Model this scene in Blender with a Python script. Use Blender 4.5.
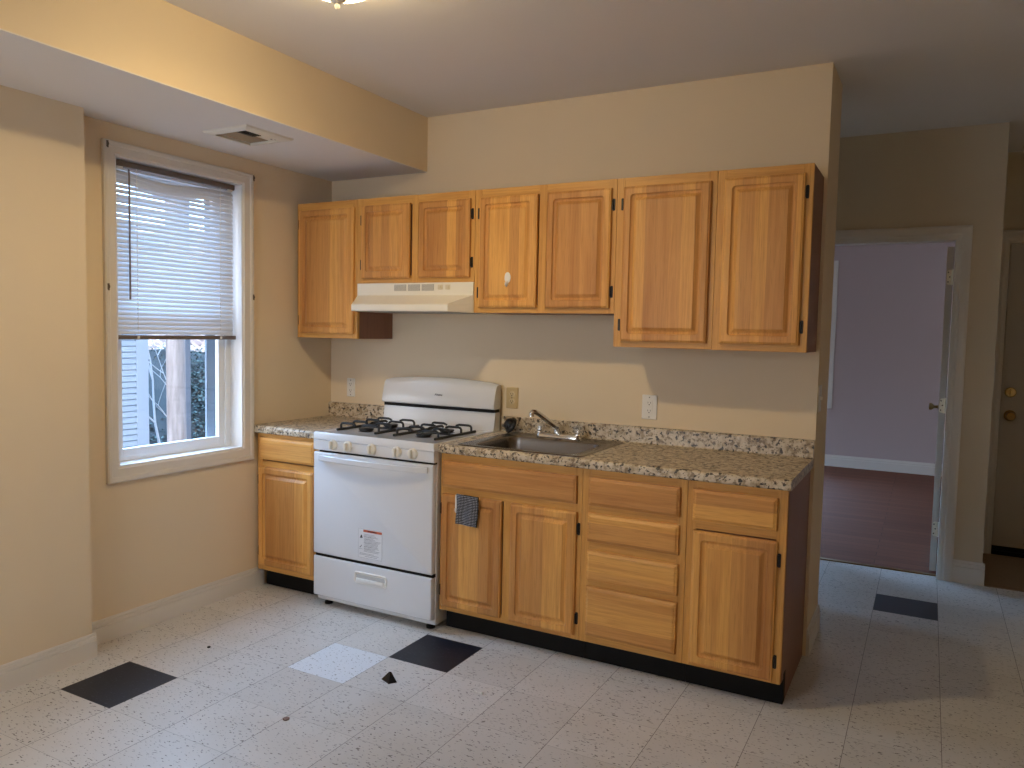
import bpy, bmesh, math, random
from mathutils import Vector, Matrix

random.seed(7)
S = bpy.context.scene
COL = S.collection
for o in list(bpy.data.objects):
    bpy.data.objects.remove(o, do_unlink=True)

# ------------------------------------------------------------------ camera, sky, exposure
F_PX, CX, CY, CZ, YAW, PITCH, ROLL = 774.12, 3.2503, -3.6769, 1.4460, -0.493545, 0.066845, 0.020661
cd = bpy.data.cameras.new('camera'); cam = bpy.data.objects.new('camera', cd); COL.objects.link(cam)
cd.sensor_fit = 'HORIZONTAL'; cd.sensor_width = 36.0; cd.lens = F_PX / 1024 * 36.0; cd.clip_start = .02
_f = Vector((math.sin(YAW) * math.cos(PITCH), math.cos(YAW) * math.cos(PITCH), -math.sin(PITCH)))
_r = Vector((math.cos(YAW), -math.sin(YAW), 0)); _u = _r.cross(_f)
_c, _s = math.cos(ROLL), math.sin(ROLL)
_r2 = _c * _r + _s * _u; _u2 = -_s * _r + _c * _u
M = Matrix((( _r2.x, _u2.x, -_f.x, CX), (_r2.y, _u2.y, -_f.y, CY), (_r2.z, _u2.z, -_f.z, CZ), (0, 0, 0, 1)))
cam.matrix_world = M
S.camera = cam

W = bpy.data.worlds.new('overcast'); S.world = W; W.use_nodes = True
# overcast sky: a dim blue base, a broad pale brightening on the street side (-y), a stronger blue-white one where the cloud is thin
SKY_BASE = ((.52, .74, 1.0), 1.1)
SKY_LOBES = (((.05, -.95, .32), .45, 1.0, (.88, .89, .94), 7.0), ((-.64, .24, .73), .42, 1.0, (.36, .62, 1.0), 24.0))
_wn, _wl = W.node_tree.nodes, W.node_tree.links
_bg = _wn['Background']; _tc = _wn.new('ShaderNodeTexCoord')
_acc = None
for _dir, _lo, _hi, _colr, _str in SKY_LOBES:
    _dp = _wn.new('ShaderNodeVectorMath'); _dp.operation = 'DOT_PRODUCT'; _wl.new(_tc.outputs['Generated'], _dp.inputs[0]); _dp.inputs[1].default_value = Vector(_dir).normalized()
    _mr = _wn.new('ShaderNodeMapRange'); _mr.interpolation_type = 'SMOOTHSTEP'; _wl.new(_dp.outputs['Value'], _mr.inputs[0])
    for _k, _v in ((1, _lo), (2, _hi), (3, 0.0), (4, _str)): _mr.inputs[_k].default_value = _v
    _sc = _wn.new('ShaderNodeVectorMath'); _sc.operation = 'SCALE'; _sc.inputs[0].default_value = _colr; _wl.new(_mr.outputs[0], _sc.inputs['Scale'])
    _ad = _wn.new('ShaderNodeVectorMath'); _ad.operation = 'ADD'; _wl.new(_sc.outputs[0], _ad.inputs[0])
    if _acc is None: _ad.inputs[1].default_value = tuple(c * SKY_BASE[1] for c in SKY_BASE[0])
    else: _wl.new(_acc, _ad.inputs[1])
    _acc = _ad.outputs[0]
_wl.new(_acc, _bg.inputs[0]); _bg.inputs[1].default_value = 1.0

LAMP_COLOR, LAMP_POWER, LAMP_DOWN, LAMP_GLOW = (1.0, .79, .45), 12.5, 70.0, 2.4
S.view_settings.view_transform = 'Standard'; S.view_settings.look = 'None'
S.view_settings.gamma = 1.0; S.view_settings.use_curve_mapping = False
S.view_settings.exposure = 0.0
S.cycles.max_bounces = 10; S.cycles.diffuse_bounces = 6; S.cycles.glossy_bounces = 4
S.cycles.transparent_max_bounces = 12; S.cycles.transmission_bounces = 8
S.cycles.caustics_reflective = False; S.cycles.caustics_refractive = False
S.cycles.use_denoising = True
S.cycles.sample_clamp_indirect = 6.0

# ------------------------------------------------------------------ mesh helpers
class MB:
    def __init__(self): self.bm = bmesh.new(); self.mi = 0
    def _f(self, vs):
        try:
            f = self.bm.faces.new(vs); f.material_index = self.mi; return f
        except ValueError: return None
    def box(self, x0, x1, y0, y1, z0, z1, bev=0.0, seg=2):
        if bev > 0:
            t = bmesh.new(); bmesh.ops.create_cube(t, size=1)
            for v in t.verts:
                v.co = Vector(((x0 + x1) / 2 + v.co.x * (x1 - x0), (y0 + y1) / 2 + v.co.y * (y1 - y0), (z0 + z1) / 2 + v.co.z * (z1 - z0)))
            bmesh.ops.bevel(t, geom=t.edges[:], offset=bev, segments=seg, affect='EDGES', profile=.5)
            self.add(t); return self
        v = [self.bm.verts.new(p) for p in ((x0, y0, z0), (x1, y0, z0), (x1, y1, z0), (x0, y1, z0), (x0, y0, z1), (x1, y0, z1), (x1, y1, z1), (x0, y1, z1))]
        for q in ((3, 2, 1, 0), (4, 5, 6, 7), (0, 1, 5, 4), (1, 2, 6, 5), (2, 3, 7, 6), (3, 0, 4, 7)): self._f([v[k] for k in q])
        return self
    def add(self, t):
        m = {}
        for v in t.verts: m[v] = self.bm.verts.new(v.co)
        for f in t.faces: self._f([m[v] for v in f.verts])
        t.free()
    def loops(self, rings, cap0=True, cap1=True, closed=True):
        R = [[self.bm.verts.new(p) for p in r] for r in rings]
        n = len(R[0])
        for a, b in zip(R, R[1:]):
            for k in range(n if closed else n - 1):
                self._f([a[k], a[(k + 1) % n], b[(k + 1) % n], b[k]])
        if cap0: self._f(R[0][::-1])
        if cap1: self._f(R[-1])
        return self
    def prism_x(self, prof, x0, x1):          # prof: list of (y, z)
        return self.loops([[(x0, y, z) for y, z in prof], [(x1, y, z) for y, z in prof]])
    def prism_y(self, prof, y0, y1):          # prof: list of (x, z)
        return self.loops([[(x, y0, z) for x, z in prof], [(x, y1, z) for x, z in prof]])
    def prism_z(self, prof, z0, z1):
        return self.loops([[(x, y, z0) for x, y in prof], [(x, y, z1) for x, y in prof]])
    def lathe(self, prof, c=(0, 0, 0), axis='z', n=28, cap0=True, cap1=True):   # prof: (r, h)
        rings = []
        for r, h in prof:
            ring = []
            for k in range(n):
                a = 2 * math.pi * k / n; u, v = r * math.cos(a), r * math.sin(a)
                p = {'z': (u, v, h), 'y': (u, h, v), 'x': (h, u, v)}[axis]
                ring.append((c[0] + p[0], c[1] + p[1], c[2] + p[2]))
            rings.append(ring)
        return self.loops(rings, cap0, cap1)
    def sweep(self, path, sect, up=(0, 0, 1)):          # sect: list of (side, up) offsets
        rings = []; P = [Vector(p) for p in path]; U = Vector(up)
        for i, p in enumerate(P):
            d = (P[min(i + 1, len(P) - 1)] - P[max(i - 1, 0)]).normalized()
            s = d.cross(U)
            s = s.normalized() if s.length > 1e-6 else Vector((1, 0, 0))
            w = s.cross(d)
            rings.append([tuple(p + s * a + w * b) for a, b in sect])
        return self.loops(rings)
    def tube(self, path, r, n=8):
        P = [Vector(p) for p in path]; rings = []
        d0 = (P[1] - P[0]).normalized()
        ref = Vector((0, 0, 1)) if abs(d0.z) < .9 else Vector((1, 0, 0))
        s = d0.cross(ref).normalized()
        for i, p in enumerate(P):
            d = (P[min(i + 1, len(P) - 1)] - P[max(i - 1, 0)]).normalized()
            s = (s - d * s.dot(d)).normalized(); w = d.cross(s)
            rr = r[i] if isinstance(r, (list, tuple)) else r
            rings.append([tuple(p + (s * math.cos(a) + w * math.sin(a)) * rr) for a in [2 * math.pi * k / n for k in range(n)]])
        return self.loops(rings)
    def rrect_front(self, x0, x1, z0, z1, prof, seg=4):   # prof: (inset, y, corner radius); rings facing -y
        rings = []
        for ins, y, r in prof:
            a, b, c, d = x0 + ins, x1 - ins, z0 + ins, z1 - ins; r = max(r, 1e-4); ring = []
            for cx, cz, a0 in ((b - r, d - r, 0), (a + r, d - r, 90), (a + r, c + r, 180), (b - r, c + r, 270)):
                for k in range(seg + 1):
                    t = math.radians(a0 + 90 * k / seg); ring.append((cx + r * math.cos(t), y, cz + r * math.sin(t)))
            rings.append(ring)
        return self.loops(rings)

def origin(o):
    v = Vector((0, 0, 0))
    while o is not None: v += o.location; o = o.parent
    return v

def obj(name, mb, mat, parent=None, smooth=False, loc=None):
    bm = mb.bm
    bmesh.ops.recalc_face_normals(bm, faces=bm.faces[:])
    sh = origin(parent) if parent else Vector(loc or (0, 0, 0))
    if sh.length: bmesh.ops.translate(bm, verts=bm.verts[:], vec=-sh)
    me = bpy.data.meshes.new(name); bm.to_mesh(me); bm.free()
    for m in (mat if isinstance(mat, (list, tuple)) else [mat]): me.materials.append(m)
    if smooth:
        me.polygons.foreach_set('use_smooth', [True] * len(me.polygons))
        me.set_sharp_from_angle(angle=math.radians(38))
    o = bpy.data.objects.new(name, me); COL.objects.link(o)
    if parent: o.parent = parent
    elif loc: o.location = loc
    return o

def tag(o, label=None, cat=None, group=None, kind=None):
    if label: o['label'] = label
    if cat: o['category'] = cat
    if group: o['group'] = group
    if kind: o['kind'] = kind
    return o

def thing(name, label, cat, loc, group=None):
    o = bpy.data.objects.new(name, None); COL.objects.link(o); o.location = loc; o.empty_display_size = .05
    return tag(o, label, cat, group)

def struct(name, mb, mat, label=None, cat=None, parent=None, smooth=False):
    o = obj(name, mb, mat, parent, smooth)
    if parent is None: tag(o, label, cat, kind='structure')
    return o

# ------------------------------------------------------------------ materials
def newmat(name):
    m = bpy.data.materials.new(name); m.use_nodes = True
    n = m.node_tree.nodes; b = n['Principled BSDF']
    return m, n, m.node_tree.links, b

def math_n(n, l, op, a, b=None, c=None):
    k = n.new('ShaderNodeMath'); k.operation = op
    for i, v in enumerate((a, b, c)):
        if v is None: continue
        if hasattr(v, 'is_linked'): l.new(v, k.inputs[i])
        else: k.inputs[i].default_value = v
    return k.outputs[0]

def mixc(n, l, fac, a, b, blend='MIX'):
    k = n.new('ShaderNodeMix'); k.data_type = 'RGBA'; k.blend_type = blend
    for idx, v in ((0, fac), (6, a), (7, b)):
        if hasattr(v, 'is_linked'): l.new(v, k.inputs[idx])
        elif idx == 0: k.inputs[0].default_value = v
        else: k.inputs[idx].default_value = (*v, 1)
    return k.outputs[2]

def ramp(n, l, fac, stops):
    r = n.new('ShaderNodeValToRGB'); l.new(fac, r.inputs[0])
    e = r.color_ramp.elements
    while len(e) < len(stops): e.new(.5)
    for k, (p, c) in enumerate(stops): e[k].position = p; e[k].color = (*c, 1) if len(c) == 3 else c
    return r.outputs[0]

def plain(name, color, rough=.5, metal=0.0, bump=0.0, bscale=200., spec=.5, coat=0.0, tint=.04):
    m, n, l, b = newmat(name)
    b.inputs['Roughness'].default_value = rough; b.inputs['Metallic'].default_value = metal
    b.inputs['Specular IOR Level'].default_value = spec; b.inputs['Coat Weight'].default_value = coat
    tc = n.new('ShaderNodeTexCoord'); nz = n.new('ShaderNodeTexNoise'); nz.inputs['Scale'].default_value = 3.0; nz.inputs['Detail'].default_value = 3
    l.new(tc.outputs['Object'], nz.inputs['Vector'])
    c = mixc(n, l, nz.outputs[0], tuple(x * (1 - tint) for x in color), tuple(min(1, x * (1 + tint)) for x in color))
    l.new(c, b.inputs['Base Color'])
    if bump:
        n2 = n.new('ShaderNodeTexNoise'); n2.inputs['Scale'].default_value = bscale; n2.inputs['Detail'].default_value = 2
        l.new(tc.outputs['Object'], n2.inputs['Vector'])
        bp = n.new('ShaderNodeBump'); bp.inputs['Strength'].default_value = bump; bp.inputs['Distance'].default_value = .002
        l.new(n2.outputs[0], bp.inputs['Height']); l.new(bp.outputs[0], b.inputs['Normal'])
    return m

def wood_mat(name, axis, light, mid, dark, strip=.06, rough=.42, strips=True):
    m, n, l, b = newmat(name)
    tc = n.new('ShaderNodeTexCoord'); oi = n.new('ShaderNodeObjectInfo')
    off = n.new('ShaderNodeCombineXYZ')
    l.new(math_n(n, l, 'MULTIPLY', oi.outputs['Random'], 37.0), off.inputs[0]); l.new(math_n(n, l, 'MULTIPLY', oi.outputs['Random'], 71.0), off.inputs[2])
    va = n.new('ShaderNodeVectorMath'); va.operation = 'ADD'
    l.new(tc.outputs['Object'], va.inputs[0]); l.new(off.outputs[0], va.inputs[1])
    def noise(sx, sl, detail, dist=0.0):
        mp = n.new('ShaderNodeMapping'); sc = [sx, sx, sx]; sc['xyz'.index(axis)] = sl; mp.inputs['Scale'].default_value = sc
        l.new(va.outputs[0], mp.inputs['Vector'])
        z = n.new('ShaderNodeTexNoise'); z.inputs['Scale'].default_value = 1.0; z.inputs['Detail'].default_value = detail; z.inputs['Distortion'].default_value = dist
        l.new(mp.outputs[0], z.inputs['Vector']); return z.outputs[0]
    g1 = noise(26, 1.3, 4, .6); g2 = noise(160, 4.0, 3); g3 = noise(420, 11.0, 1)
    base = ramp(n, l, g1, [(.30, mid), (.52, light), (.70, mid)])
    col = mixc(n, l, math_n(n, l, 'MULTIPLY', math_n(n, l, 'SUBTRACT', g2, .44), .75), base, dark)
    pores = ramp(n, l, g3, [(.60, (0, 0, 0)), (.72, (1, 1, 1))])
    col = mixc(n, l, math_n(n, l, 'MULTIPLY', pores, .35), col, dark)
    if strips:
        sp = n.new('ShaderNodeSeparateXYZ'); l.new(va.outputs[0], sp.inputs[0])
        src = sp.outputs[0] if axis == 'z' else sp.outputs[2]
        fl = math_n(n, l, 'FLOOR', math_n(n, l, 'DIVIDE', src, strip))
        wn = n.new('ShaderNodeTexWhiteNoise'); wn.noise_dimensions = '1D'; l.new(fl, wn.inputs['W'])
        v = math_n(n, l, 'ADD', math_n(n, l, 'MULTIPLY', wn.outputs[0], .42), .76)
        hs = n.new('ShaderNodeHueSaturation'); l.new(math_n(n, l, 'ADD', math_n(n, l, 'MULTIPLY', wn.outputs[0], .012), .488), hs.inputs['Hue']); l.new(v, hs.inputs['Value']); l.new(col, hs.inputs['Color']); col = hs.outputs[0]
    l.new(col, b.inputs['Base Color']); b.inputs['Roughness'].default_value = rough
    b.inputs['Specular IOR Level'].default_value = .32
    bp = n.new('ShaderNodeBump'); bp.inputs['Strength'].default_value = .12; bp.inputs['Distance'].default_value = .001
    l.new(g2, bp.inputs['Height']); l.new(bp.outputs[0], b.inputs['Normal'])
    return m

OAK_L, OAK_M, OAK_D = (.68, .365, .100), (.56, .275, .070), (.30, .12, .027)
oak_v = wood_mat('oak_vertical', 'z', OAK_L, OAK_M, OAK_D, .055)
oak_h = wood_mat('oak_horizontal', 'x', OAK_L, OAK_M, OAK_D, .07)
oak_f = wood_mat('oak_frame_vertical', 'z', OAK_L, OAK_M, OAK_D, strips=False)
oak_fh = wood_mat('oak_frame_horizontal', 'x', OAK_L, OAK_M, OAK_D, strips=False)
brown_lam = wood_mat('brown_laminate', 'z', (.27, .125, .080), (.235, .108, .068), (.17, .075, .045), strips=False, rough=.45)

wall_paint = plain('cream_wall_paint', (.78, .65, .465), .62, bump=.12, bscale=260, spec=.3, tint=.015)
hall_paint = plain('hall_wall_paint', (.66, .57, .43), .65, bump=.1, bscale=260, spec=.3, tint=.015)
far_paint = plain('lavender_wall_paint', (.52, .43, .42), .65, bump=.1, bscale=260, spec=.3, tint=.015)
ceil_paint = plain('ceiling_paint', (.80, .77, .74), .8, bump=.15, bscale=180, spec=.2, tint=.015)
trim_white = plain('white_trim_paint', (.74, .70, .64), .4, spec=.45, tint=.02)
vinyl_white = plain('white_vinyl', (.82, .83, .84), .35, tint=.01)
enamel = plain('white_enamel', (.69, .695, .71), .22, coat=.4, tint=.01)
enamel_warm = plain('almond_enamel', (.80, .76, .66), .32, coat=.2, tint=.01)
white_plastic = plain('white_plastic', (.80, .78, .73), .35, tint=.01)
ivory_pale = plain('aged_white_plastic', (.68, .61, .45), .4, tint=.01)
ivory_pale2 = plain('knob_plastic', (.74, .70, .61), .35, tint=.01)
ivory_plastic = plain('ivory_plastic', (.58, .44, .23), .4, tint=.02)
black_iron = plain('black_cast_iron', (.012, .012, .013), .45, bump=.2, bscale=400)
black_gloss = plain('black_glossy_plastic', (.010, .010, .012), .15)
black_vinyl = plain('black_vinyl_base', (.006, .0055, .0055), .6, spec=.2)
hinge_black = plain('dark_hinge_metal', (.014, .012, .011), .4, metal=.3)
bracket_bronze = plain('bracket_bronze', (.13, .10, .07), .45)
steel = plain('stainless_steel', (.22, .20, .185), .26, metal=1.0, bump=.03, bscale=600)
chrome = plain('chrome', (.72, .71, .70), .12, metal=1.0)
brass = plain('brass', (.62, .48, .22), .25, metal=1.0)
dark_brass = plain('aged_brass', (.30, .19, .07), .3, metal=1.0)
nickel_plate = plain('pale_hinge_plate', (.95, .93, .80), .38, metal=.85)
bronze_brown = plain('brown_blind_rail', (.16, .13, .12), .4)
grip_grey = plain('grip_shadow_grey', (.50, .50, .50), .5)
grey_grille = plain('grey_grille', (.30, .29, .27), .5)
dark_void = plain('duct_shade_black', (.012, .010, .009), .9)
tan_card = plain('tan_damper', (.33, .24, .14), .7)
door_paint = plain('hall_door_paint', (.56, .51, .45), .5, tint=.02)
orange_ink = plain('orange_ink', (.55, .12, .06), .5)
black_ink = plain('black_ink', (.02, .02, .025), .5)
grey_ink = plain('grey_ink', (.20, .20, .22), .5)
label_paper = plain('label_paper', (.72, .72, .73), .4)
slot_dark = plain('socket_slot', (.03, .02, .015), .6)
pink_debris = plain('brown_scrap', (.20, .11, .08), .7)

def acrylic_mat():
    m, n, l, b = newmat('clear_acrylic')
    b.inputs['Base Color'].default_value = (.95, .95, .95, 1); b.inputs['Roughness'].default_value = .08
    b.inputs['Transmission Weight'].default_value = .85; b.inputs['IOR'].default_value = 1.2
    return m
acrylic = acrylic_mat()

def pane_mat():
    m, n, l, b = newmat('window_glass')
    out = [x for x in n if x.type == 'OUTPUT_MATERIAL'][0]
    tr = n.new('ShaderNodeBsdfTransparent'); tr.inputs[0].default_value = (.94, .95, .96, 1)
    gl = n.new('ShaderNodeBsdfGlossy'); gl.inputs['Roughness'].default_value = .03
    lw_ = n.new('ShaderNodeLayerWeight'); fr = math_n(n, l, 'MULTIPLY_ADD', math_n(n, l, 'POWER', lw_.outputs['Facing'], 4.0), .55, .03)
    mx = n.new('ShaderNodeMixShader'); l.new(fr, mx.inputs[0]); l.new(tr.outputs[0], mx.inputs[1]); l.new(gl.outputs[0], mx.inputs[2])
    l.new(mx.outputs[0], out.inputs[0]); n.remove(b); return m
glass = pane_mat()

def slat_mat():
    m, n, l, b = newmat('white_blind_slat')
    out = [x for x in n if x.type == 'OUTPUT_MATERIAL'][0]
    b.inputs['Base Color'].default_value = (.66, .68, .71, 1); b.inputs['Roughness'].default_value = .45
    t = n.new('ShaderNodeBsdfTranslucent'); t.inputs[0].default_value = (.80, .82, .86, 1)
    mx = n.new('ShaderNodeMixShader'); mx.inputs[0].default_value = .09
    l.new(b.outputs[0], mx.inputs[1]); l.new(t.outputs[0], mx.inputs[2]); l.new(mx.outputs[0], out.inputs[0]); return m
slat_white = slat_mat()

def dome_mat():
    m, n, l, b = newmat('frosted_lamp_glass')
    out = [x for x in n if x.type == 'OUTPUT_MATERIAL'][0]
    tl = n.new('ShaderNodeBsdfTranslucent'); tl.inputs[0].default_value = (.95, .90, .80, 1)
    tr = n.new('ShaderNodeBsdfTransparent'); tr.inputs[0].default_value = (1, .97, .92, 1)
    mx = n.new('ShaderNodeMixShader'); mx.inputs[0].default_value = .65
    l.new(tl.outputs[0], mx.inputs[1]); l.new(tr.outputs[0], mx.inputs[2])
    em = n.new('ShaderNodeEmission'); em.inputs[0].default_value = (1.0, .84, .52, 1); em.inputs[1].default_value = LAMP_GLOW
    ad = n.new('ShaderNodeAddShader'); l.new(mx.outputs[0], ad.inputs[0]); l.new(em.outputs[0], ad.inputs[1])
    l.new(ad.outputs[0], out.inputs[0]); n.remove(b); return m
dome_glass = dome_mat()

TPX, TPY, TOX, TOY = .3068, .3030, .903, -.985
def tile_mat():
    m, n, l, b = newmat('speckled_vinyl_tile')
    tc = n.new('ShaderNodeTexCoord'); sp = n.new('ShaderNodeSeparateXYZ'); l.new(tc.outputs['Object'], sp.inputs[0])
    u = math_n(n, l, 'DIVIDE', math_n(n, l, 'SUBTRACT', sp.outputs[0], TOX), TPX)
    v = math_n(n, l, 'DIVIDE', math_n(n, l, 'SUBTRACT', sp.outputs[1], TOY), TPY)
    fu, fv = math_n(n, l, 'FLOOR', u), math_n(n, l, 'FLOOR', v)
    def edge(q, f, w):
        d = math_n(n, l, 'ABSOLUTE', math_n(n, l, 'SUBTRACT', math_n(n, l, 'SUBTRACT', q, f), .5))
        return math_n(n, l, 'GREATER_THAN', d, .5 - w)
    cid = n.new('ShaderNodeCombineXYZ'); l.new(fu, cid.inputs[0]); l.new(fv, cid.inputs[1])
    wn = n.new('ShaderNodeTexWhiteNoise'); wn.noise_dimensions = '2D'; l.new(cid.outputs[0], wn.inputs['Vector'])
    cof = n.new('ShaderNodeVectorMath'); cof.operation = 'MULTIPLY_ADD'
    l.new(wn.outputs['Color'], cof.inputs[0]); cof.inputs[1].default_value = (9, 9, 9); l.new(tc.outputs['Object'], cof.inputs[2])
    def flecks(rot, scale, lo, hi):
        mp = n.new('ShaderNodeMapping'); mp.inputs['Rotation'].default_value = (0, 0, rot); mp.inputs['Scale'].default_value = scale
        l.new(cof.outputs[0], mp.inputs['Vector'])
        z = n.new('ShaderNodeTexNoise'); z.noise_dimensions = '3D'; z.inputs['Scale'].default_value = 1.0; z.inputs['Detail'].default_value = 1.5; z.inputs['Roughness'].default_value = .5
        l.new(mp.outputs[0], z.inputs['Vector'])
        return ramp(n, l, z.outputs[0], [(lo, (0, 0, 0)), (hi, (1, 1, 1))])
    par = math_n(n, l, 'MODULO', math_n(n, l, 'ABSOLUTE', math_n(n, l, 'ADD', fu, fv)), 2.0)
    fl = mixc(n, l, par, flecks(.15, (52, 165, 1), .645, .685), flecks(1.45, (54, 160, 1), .645, .685))
    big = flecks(.6, (75, 95, 1), .70, .73)
    grime = n.new('ShaderNodeTexNoise'); grime.inputs['Scale'].default_value = 2.2; grime.inputs['Detail'].default_value = 5; l.new(tc.outputs['Object'], grime.inputs['Vector'])
    basec = mixc(n, l, wn.outputs[0], (.61, .585, .55), (.68, .655, .62))
    basec = mixc(n, l, math_n(n, l, 'MULTIPLY', ramp(n, l, grime.outputs[0], [(.45, (0, 0, 0)), (.75, (1, 1, 1))]), .35), basec, (.46, .41, .34))
    def is_tile(i, j):
        return math_n(n, l, 'MULTIPLY', math_n(n, l, 'COMPARE', fu, float(i), .1), math_n(n, l, 'COMPARE', fv, float(j), .1))
    white = is_tile(0, -1)
    basec = mixc(n, l, white, basec, (.76, .79, .82))
    c = mixc(n, l, math_n(n, l, 'MULTIPLY', fl, .85), basec, (.12, .10, .085))
    c = mixc(n, l, math_n(n, l, 'MULTIPLY', big, .9), c, (.035, .028, .024))
    blk = math_n(n, l, 'ADD', math_n(n, l, 'ADD', is_tile(1, 0), is_tile(-2, -3)), is_tile(7, 6))
    bc = mixc(n, l, math_n(n, l, 'MULTIPLY', fl, .25), (.009, .011, .020), (.10, .11, .15))
    c = mixc(n, l, blk, c, bc)
    eu, ev = edge(u, fu, .0035), edge(v, fv, .0025)
    ln = math_n(n, l, 'MAXIMUM', math_n(n, l, 'MULTIPLY', eu, .85), math_n(n, l, 'MULTIPLY', ev, .6))
    c = mixc(n, l, ln, c, (.085, .07, .055))
    l.new(c, b.inputs['Base Color']); b.inputs['Roughness'].default_value = .40; b.inputs['Specular IOR Level'].default_value = .32
    bp = n.new('ShaderNodeBump'); bp.inputs['Strength'].default_value = .06; bp.inputs['Distance'].default_value = .004
    gz = n.new('ShaderNodeTexNoise'); gz.inputs['Scale'].default_value = 9; l.new(tc.outputs['Object'], gz.inputs['Vector'])
    l.new(gz.outputs[0], bp.inputs['Height']); l.new(bp.outputs[0], b.inputs['Normal'])
    return m
tile = tile_mat()

def granite_mat():
    m, n, l, b = newmat('speckled_granite_laminate')
    tc = n.new('ShaderNodeTexCoord')
    def nz(scale, detail, off):
        mp = n.new('ShaderNodeMapping'); mp.inputs['Location'].default_value = (off, off * .7, off * .3); l.new(tc.outputs['Object'], mp.inputs['Vector'])
        z = n.new('ShaderNodeTexNoise'); z.inputs['Scale'].default_value = scale; z.inputs['Detail'].default_value = detail; z.inputs['Roughness'].default_value = .6
        l.new(mp.outputs[0], z.inputs['Vector']); return z.outputs[0]
    c = ramp(n, l, nz(34, 4, 0), [(.36, (.34, .26, .165)), (.47, (.52, .43, .31)), (.60, (.62, .535, .41))])
    brown = ramp(n, l, nz(44, 4, 5), [(.545, (0, 0, 0)), (.60, (1, 1, 1))])
    c = mixc(n, l, math_n(n, l, 'MULTIPLY', brown, .80), c, (.15, .095, .05))
    blk = ramp(n, l, nz(55, 3.5, 11), [(.562, (0, 0, 0)), (.60, (1, 1, 1))])
    c = mixc(n, l, math_n(n, l, 'MULTIPLY', blk, .95), c, (.025, .02, .018))
    wht = ramp(n, l, nz(50, 3, 23), [(.62, (0, 0, 0)), (.67, (1, 1, 1))])
    c = mixc(n, l, math_n(n, l, 'MULTIPLY', wht, .6), c, (.70, .65, .57))
    l.new(c, b.inputs['Base Color']); b.inputs['Roughness'].default_value = .34; b.inputs['Specular IOR Level'].default_value = .38
    return m
granite = granite_mat()

def plank_mat():
    m, n, l, b = newmat('dark_red_laminate_floor')
    tc = n.new('ShaderNodeTexCoord')
    br = n.new('ShaderNodeTexBrick'); br.inputs['Scale'].default_value = 1.0; br.inputs['Brick Width'].default_value = 1.2; br.inputs['Row Height'].default_value = .10
    br.inputs['Mortar Size'].default_value = .0015; br.inputs['Color1'].default_value = (.27, .10, .052, 1); br.inputs['Color2'].default_value = (.22, .078, .042, 1); br.inputs['Mortar'].default_value = (.05, .02, .015, 1)
    l.new(tc.outputs['Object'], br.inputs['Vector'])
    mp = n.new('ShaderNodeMapping'); mp.inputs['Scale'].default_value = (3, 60, 1); l.new(tc.outputs['Object'], mp.inputs['Vector'])
    z = n.new('ShaderNodeTexNoise'); z.inputs['Scale'].default_value = 1; z.inputs['Detail'].default_value = 4; l.new(mp.outputs[0], z.inputs['Vector'])
    c = mixc(n, l, math_n(n, l, 'MULTIPLY', z.outputs[0], .5), br.outputs[0], (.10, .04, .028))
    l.new(c, b.inputs['Base Color']); b.inputs['Roughness'].default_value = .6; b.inputs['Specular IOR Level'].default_value = .15; return m
planks = plank_mat()
brown_vinyl = plain('brown_entry_vinyl', (.30, .22, .15), .5, tint=.1)

def siding_mat():
    return plain('white_siding', (.44, .52, .62), .6, tint=.02)
siding = siding_mat()
roof_dark = plain('dark_roof', (.08, .08, .085), .8)

def bark_mat(name, a, b2, sx):
    m, n, l, b = newmat(name)
    tc = n.new('ShaderNodeTexCoord'); mp = n.new('ShaderNodeMapping'); mp.inputs['Scale'].default_value = (sx, sx, 2.0); l.new(tc.outputs['Object'], mp.inputs['Vector'])
    z = n.new('ShaderNodeTexNoise'); z.inputs['Scale'].default_value = 1; z.inputs['Detail'].default_value = 6; l.new(mp.outputs[0], z.inputs['Vector'])
    l.new(ramp(n, l, z.outputs[0], [(.3, a), (.7, b2)]), b.inputs['Base Color']); b.inputs['Roughness'].default_value = .85; return m
pole_wood = bark_mat('weathered_pole_wood', (.25, .22, .22), (.44, .40, .40), 14)
post_dark = plain('dark_weathered_post', (.16, .19, .24), .8)

def litter_mat():
    m, n, l, b = newmat('leaf_litter')
    tc = n.new('ShaderNodeTexCoord'); v = n.new('ShaderNodeTexVoronoi'); v.inputs['Scale'].default_value = 8; l.new(tc.outputs['Object'], v.inputs['Vector'])
    s = n.new('ShaderNodeSeparateColor'); l.new(v.outputs['Color'], s.inputs[0])
    l.new(ramp(n, l, s.outputs[0], [(.0, (.16, .08, .06)), (.4, (.34, .19, .14)), (.75, (.46, .30, .23)), (1., (.62, .50, .44))]), b.inputs['Base Color'])
    b.inputs['Roughness'].default_value = .9; return m
litter = litter_mat()
ivy_leaf = bark_mat('ivy_leaf', (.035, .060, .055), (.10, .15, .14), 3)
twig = plain('pale_bare_twig', (.62, .60, .58), .8)

def towel_mat():
    m, n, l, b = newmat('black_white_woven_cloth')
    tc = n.new('ShaderNodeTexCoord'); sp = n.new('ShaderNodeSeparateXYZ'); l.new(tc.outputs['Object'], sp.inputs[0])
    def band(src, p, w):
        f = math_n(n, l, 'FRACT', math_n(n, l, 'DIVIDE', src, p)); return math_n(n, l, 'LESS_THAN', f, w)
    wx, wz = band(sp.outputs[0], .0075, .55), band(sp.outputs[2], .0075, .45)
    dot = math_n(n, l, 'MULTIPLY', wx, wz)
    l.new(mixc(n, l, dot, (.010, .010, .012), (.44, .44, .48)), b.inputs['Base Color']); b.inputs['Roughness'].default_value = .9; return m
woven = towel_mat()

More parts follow.
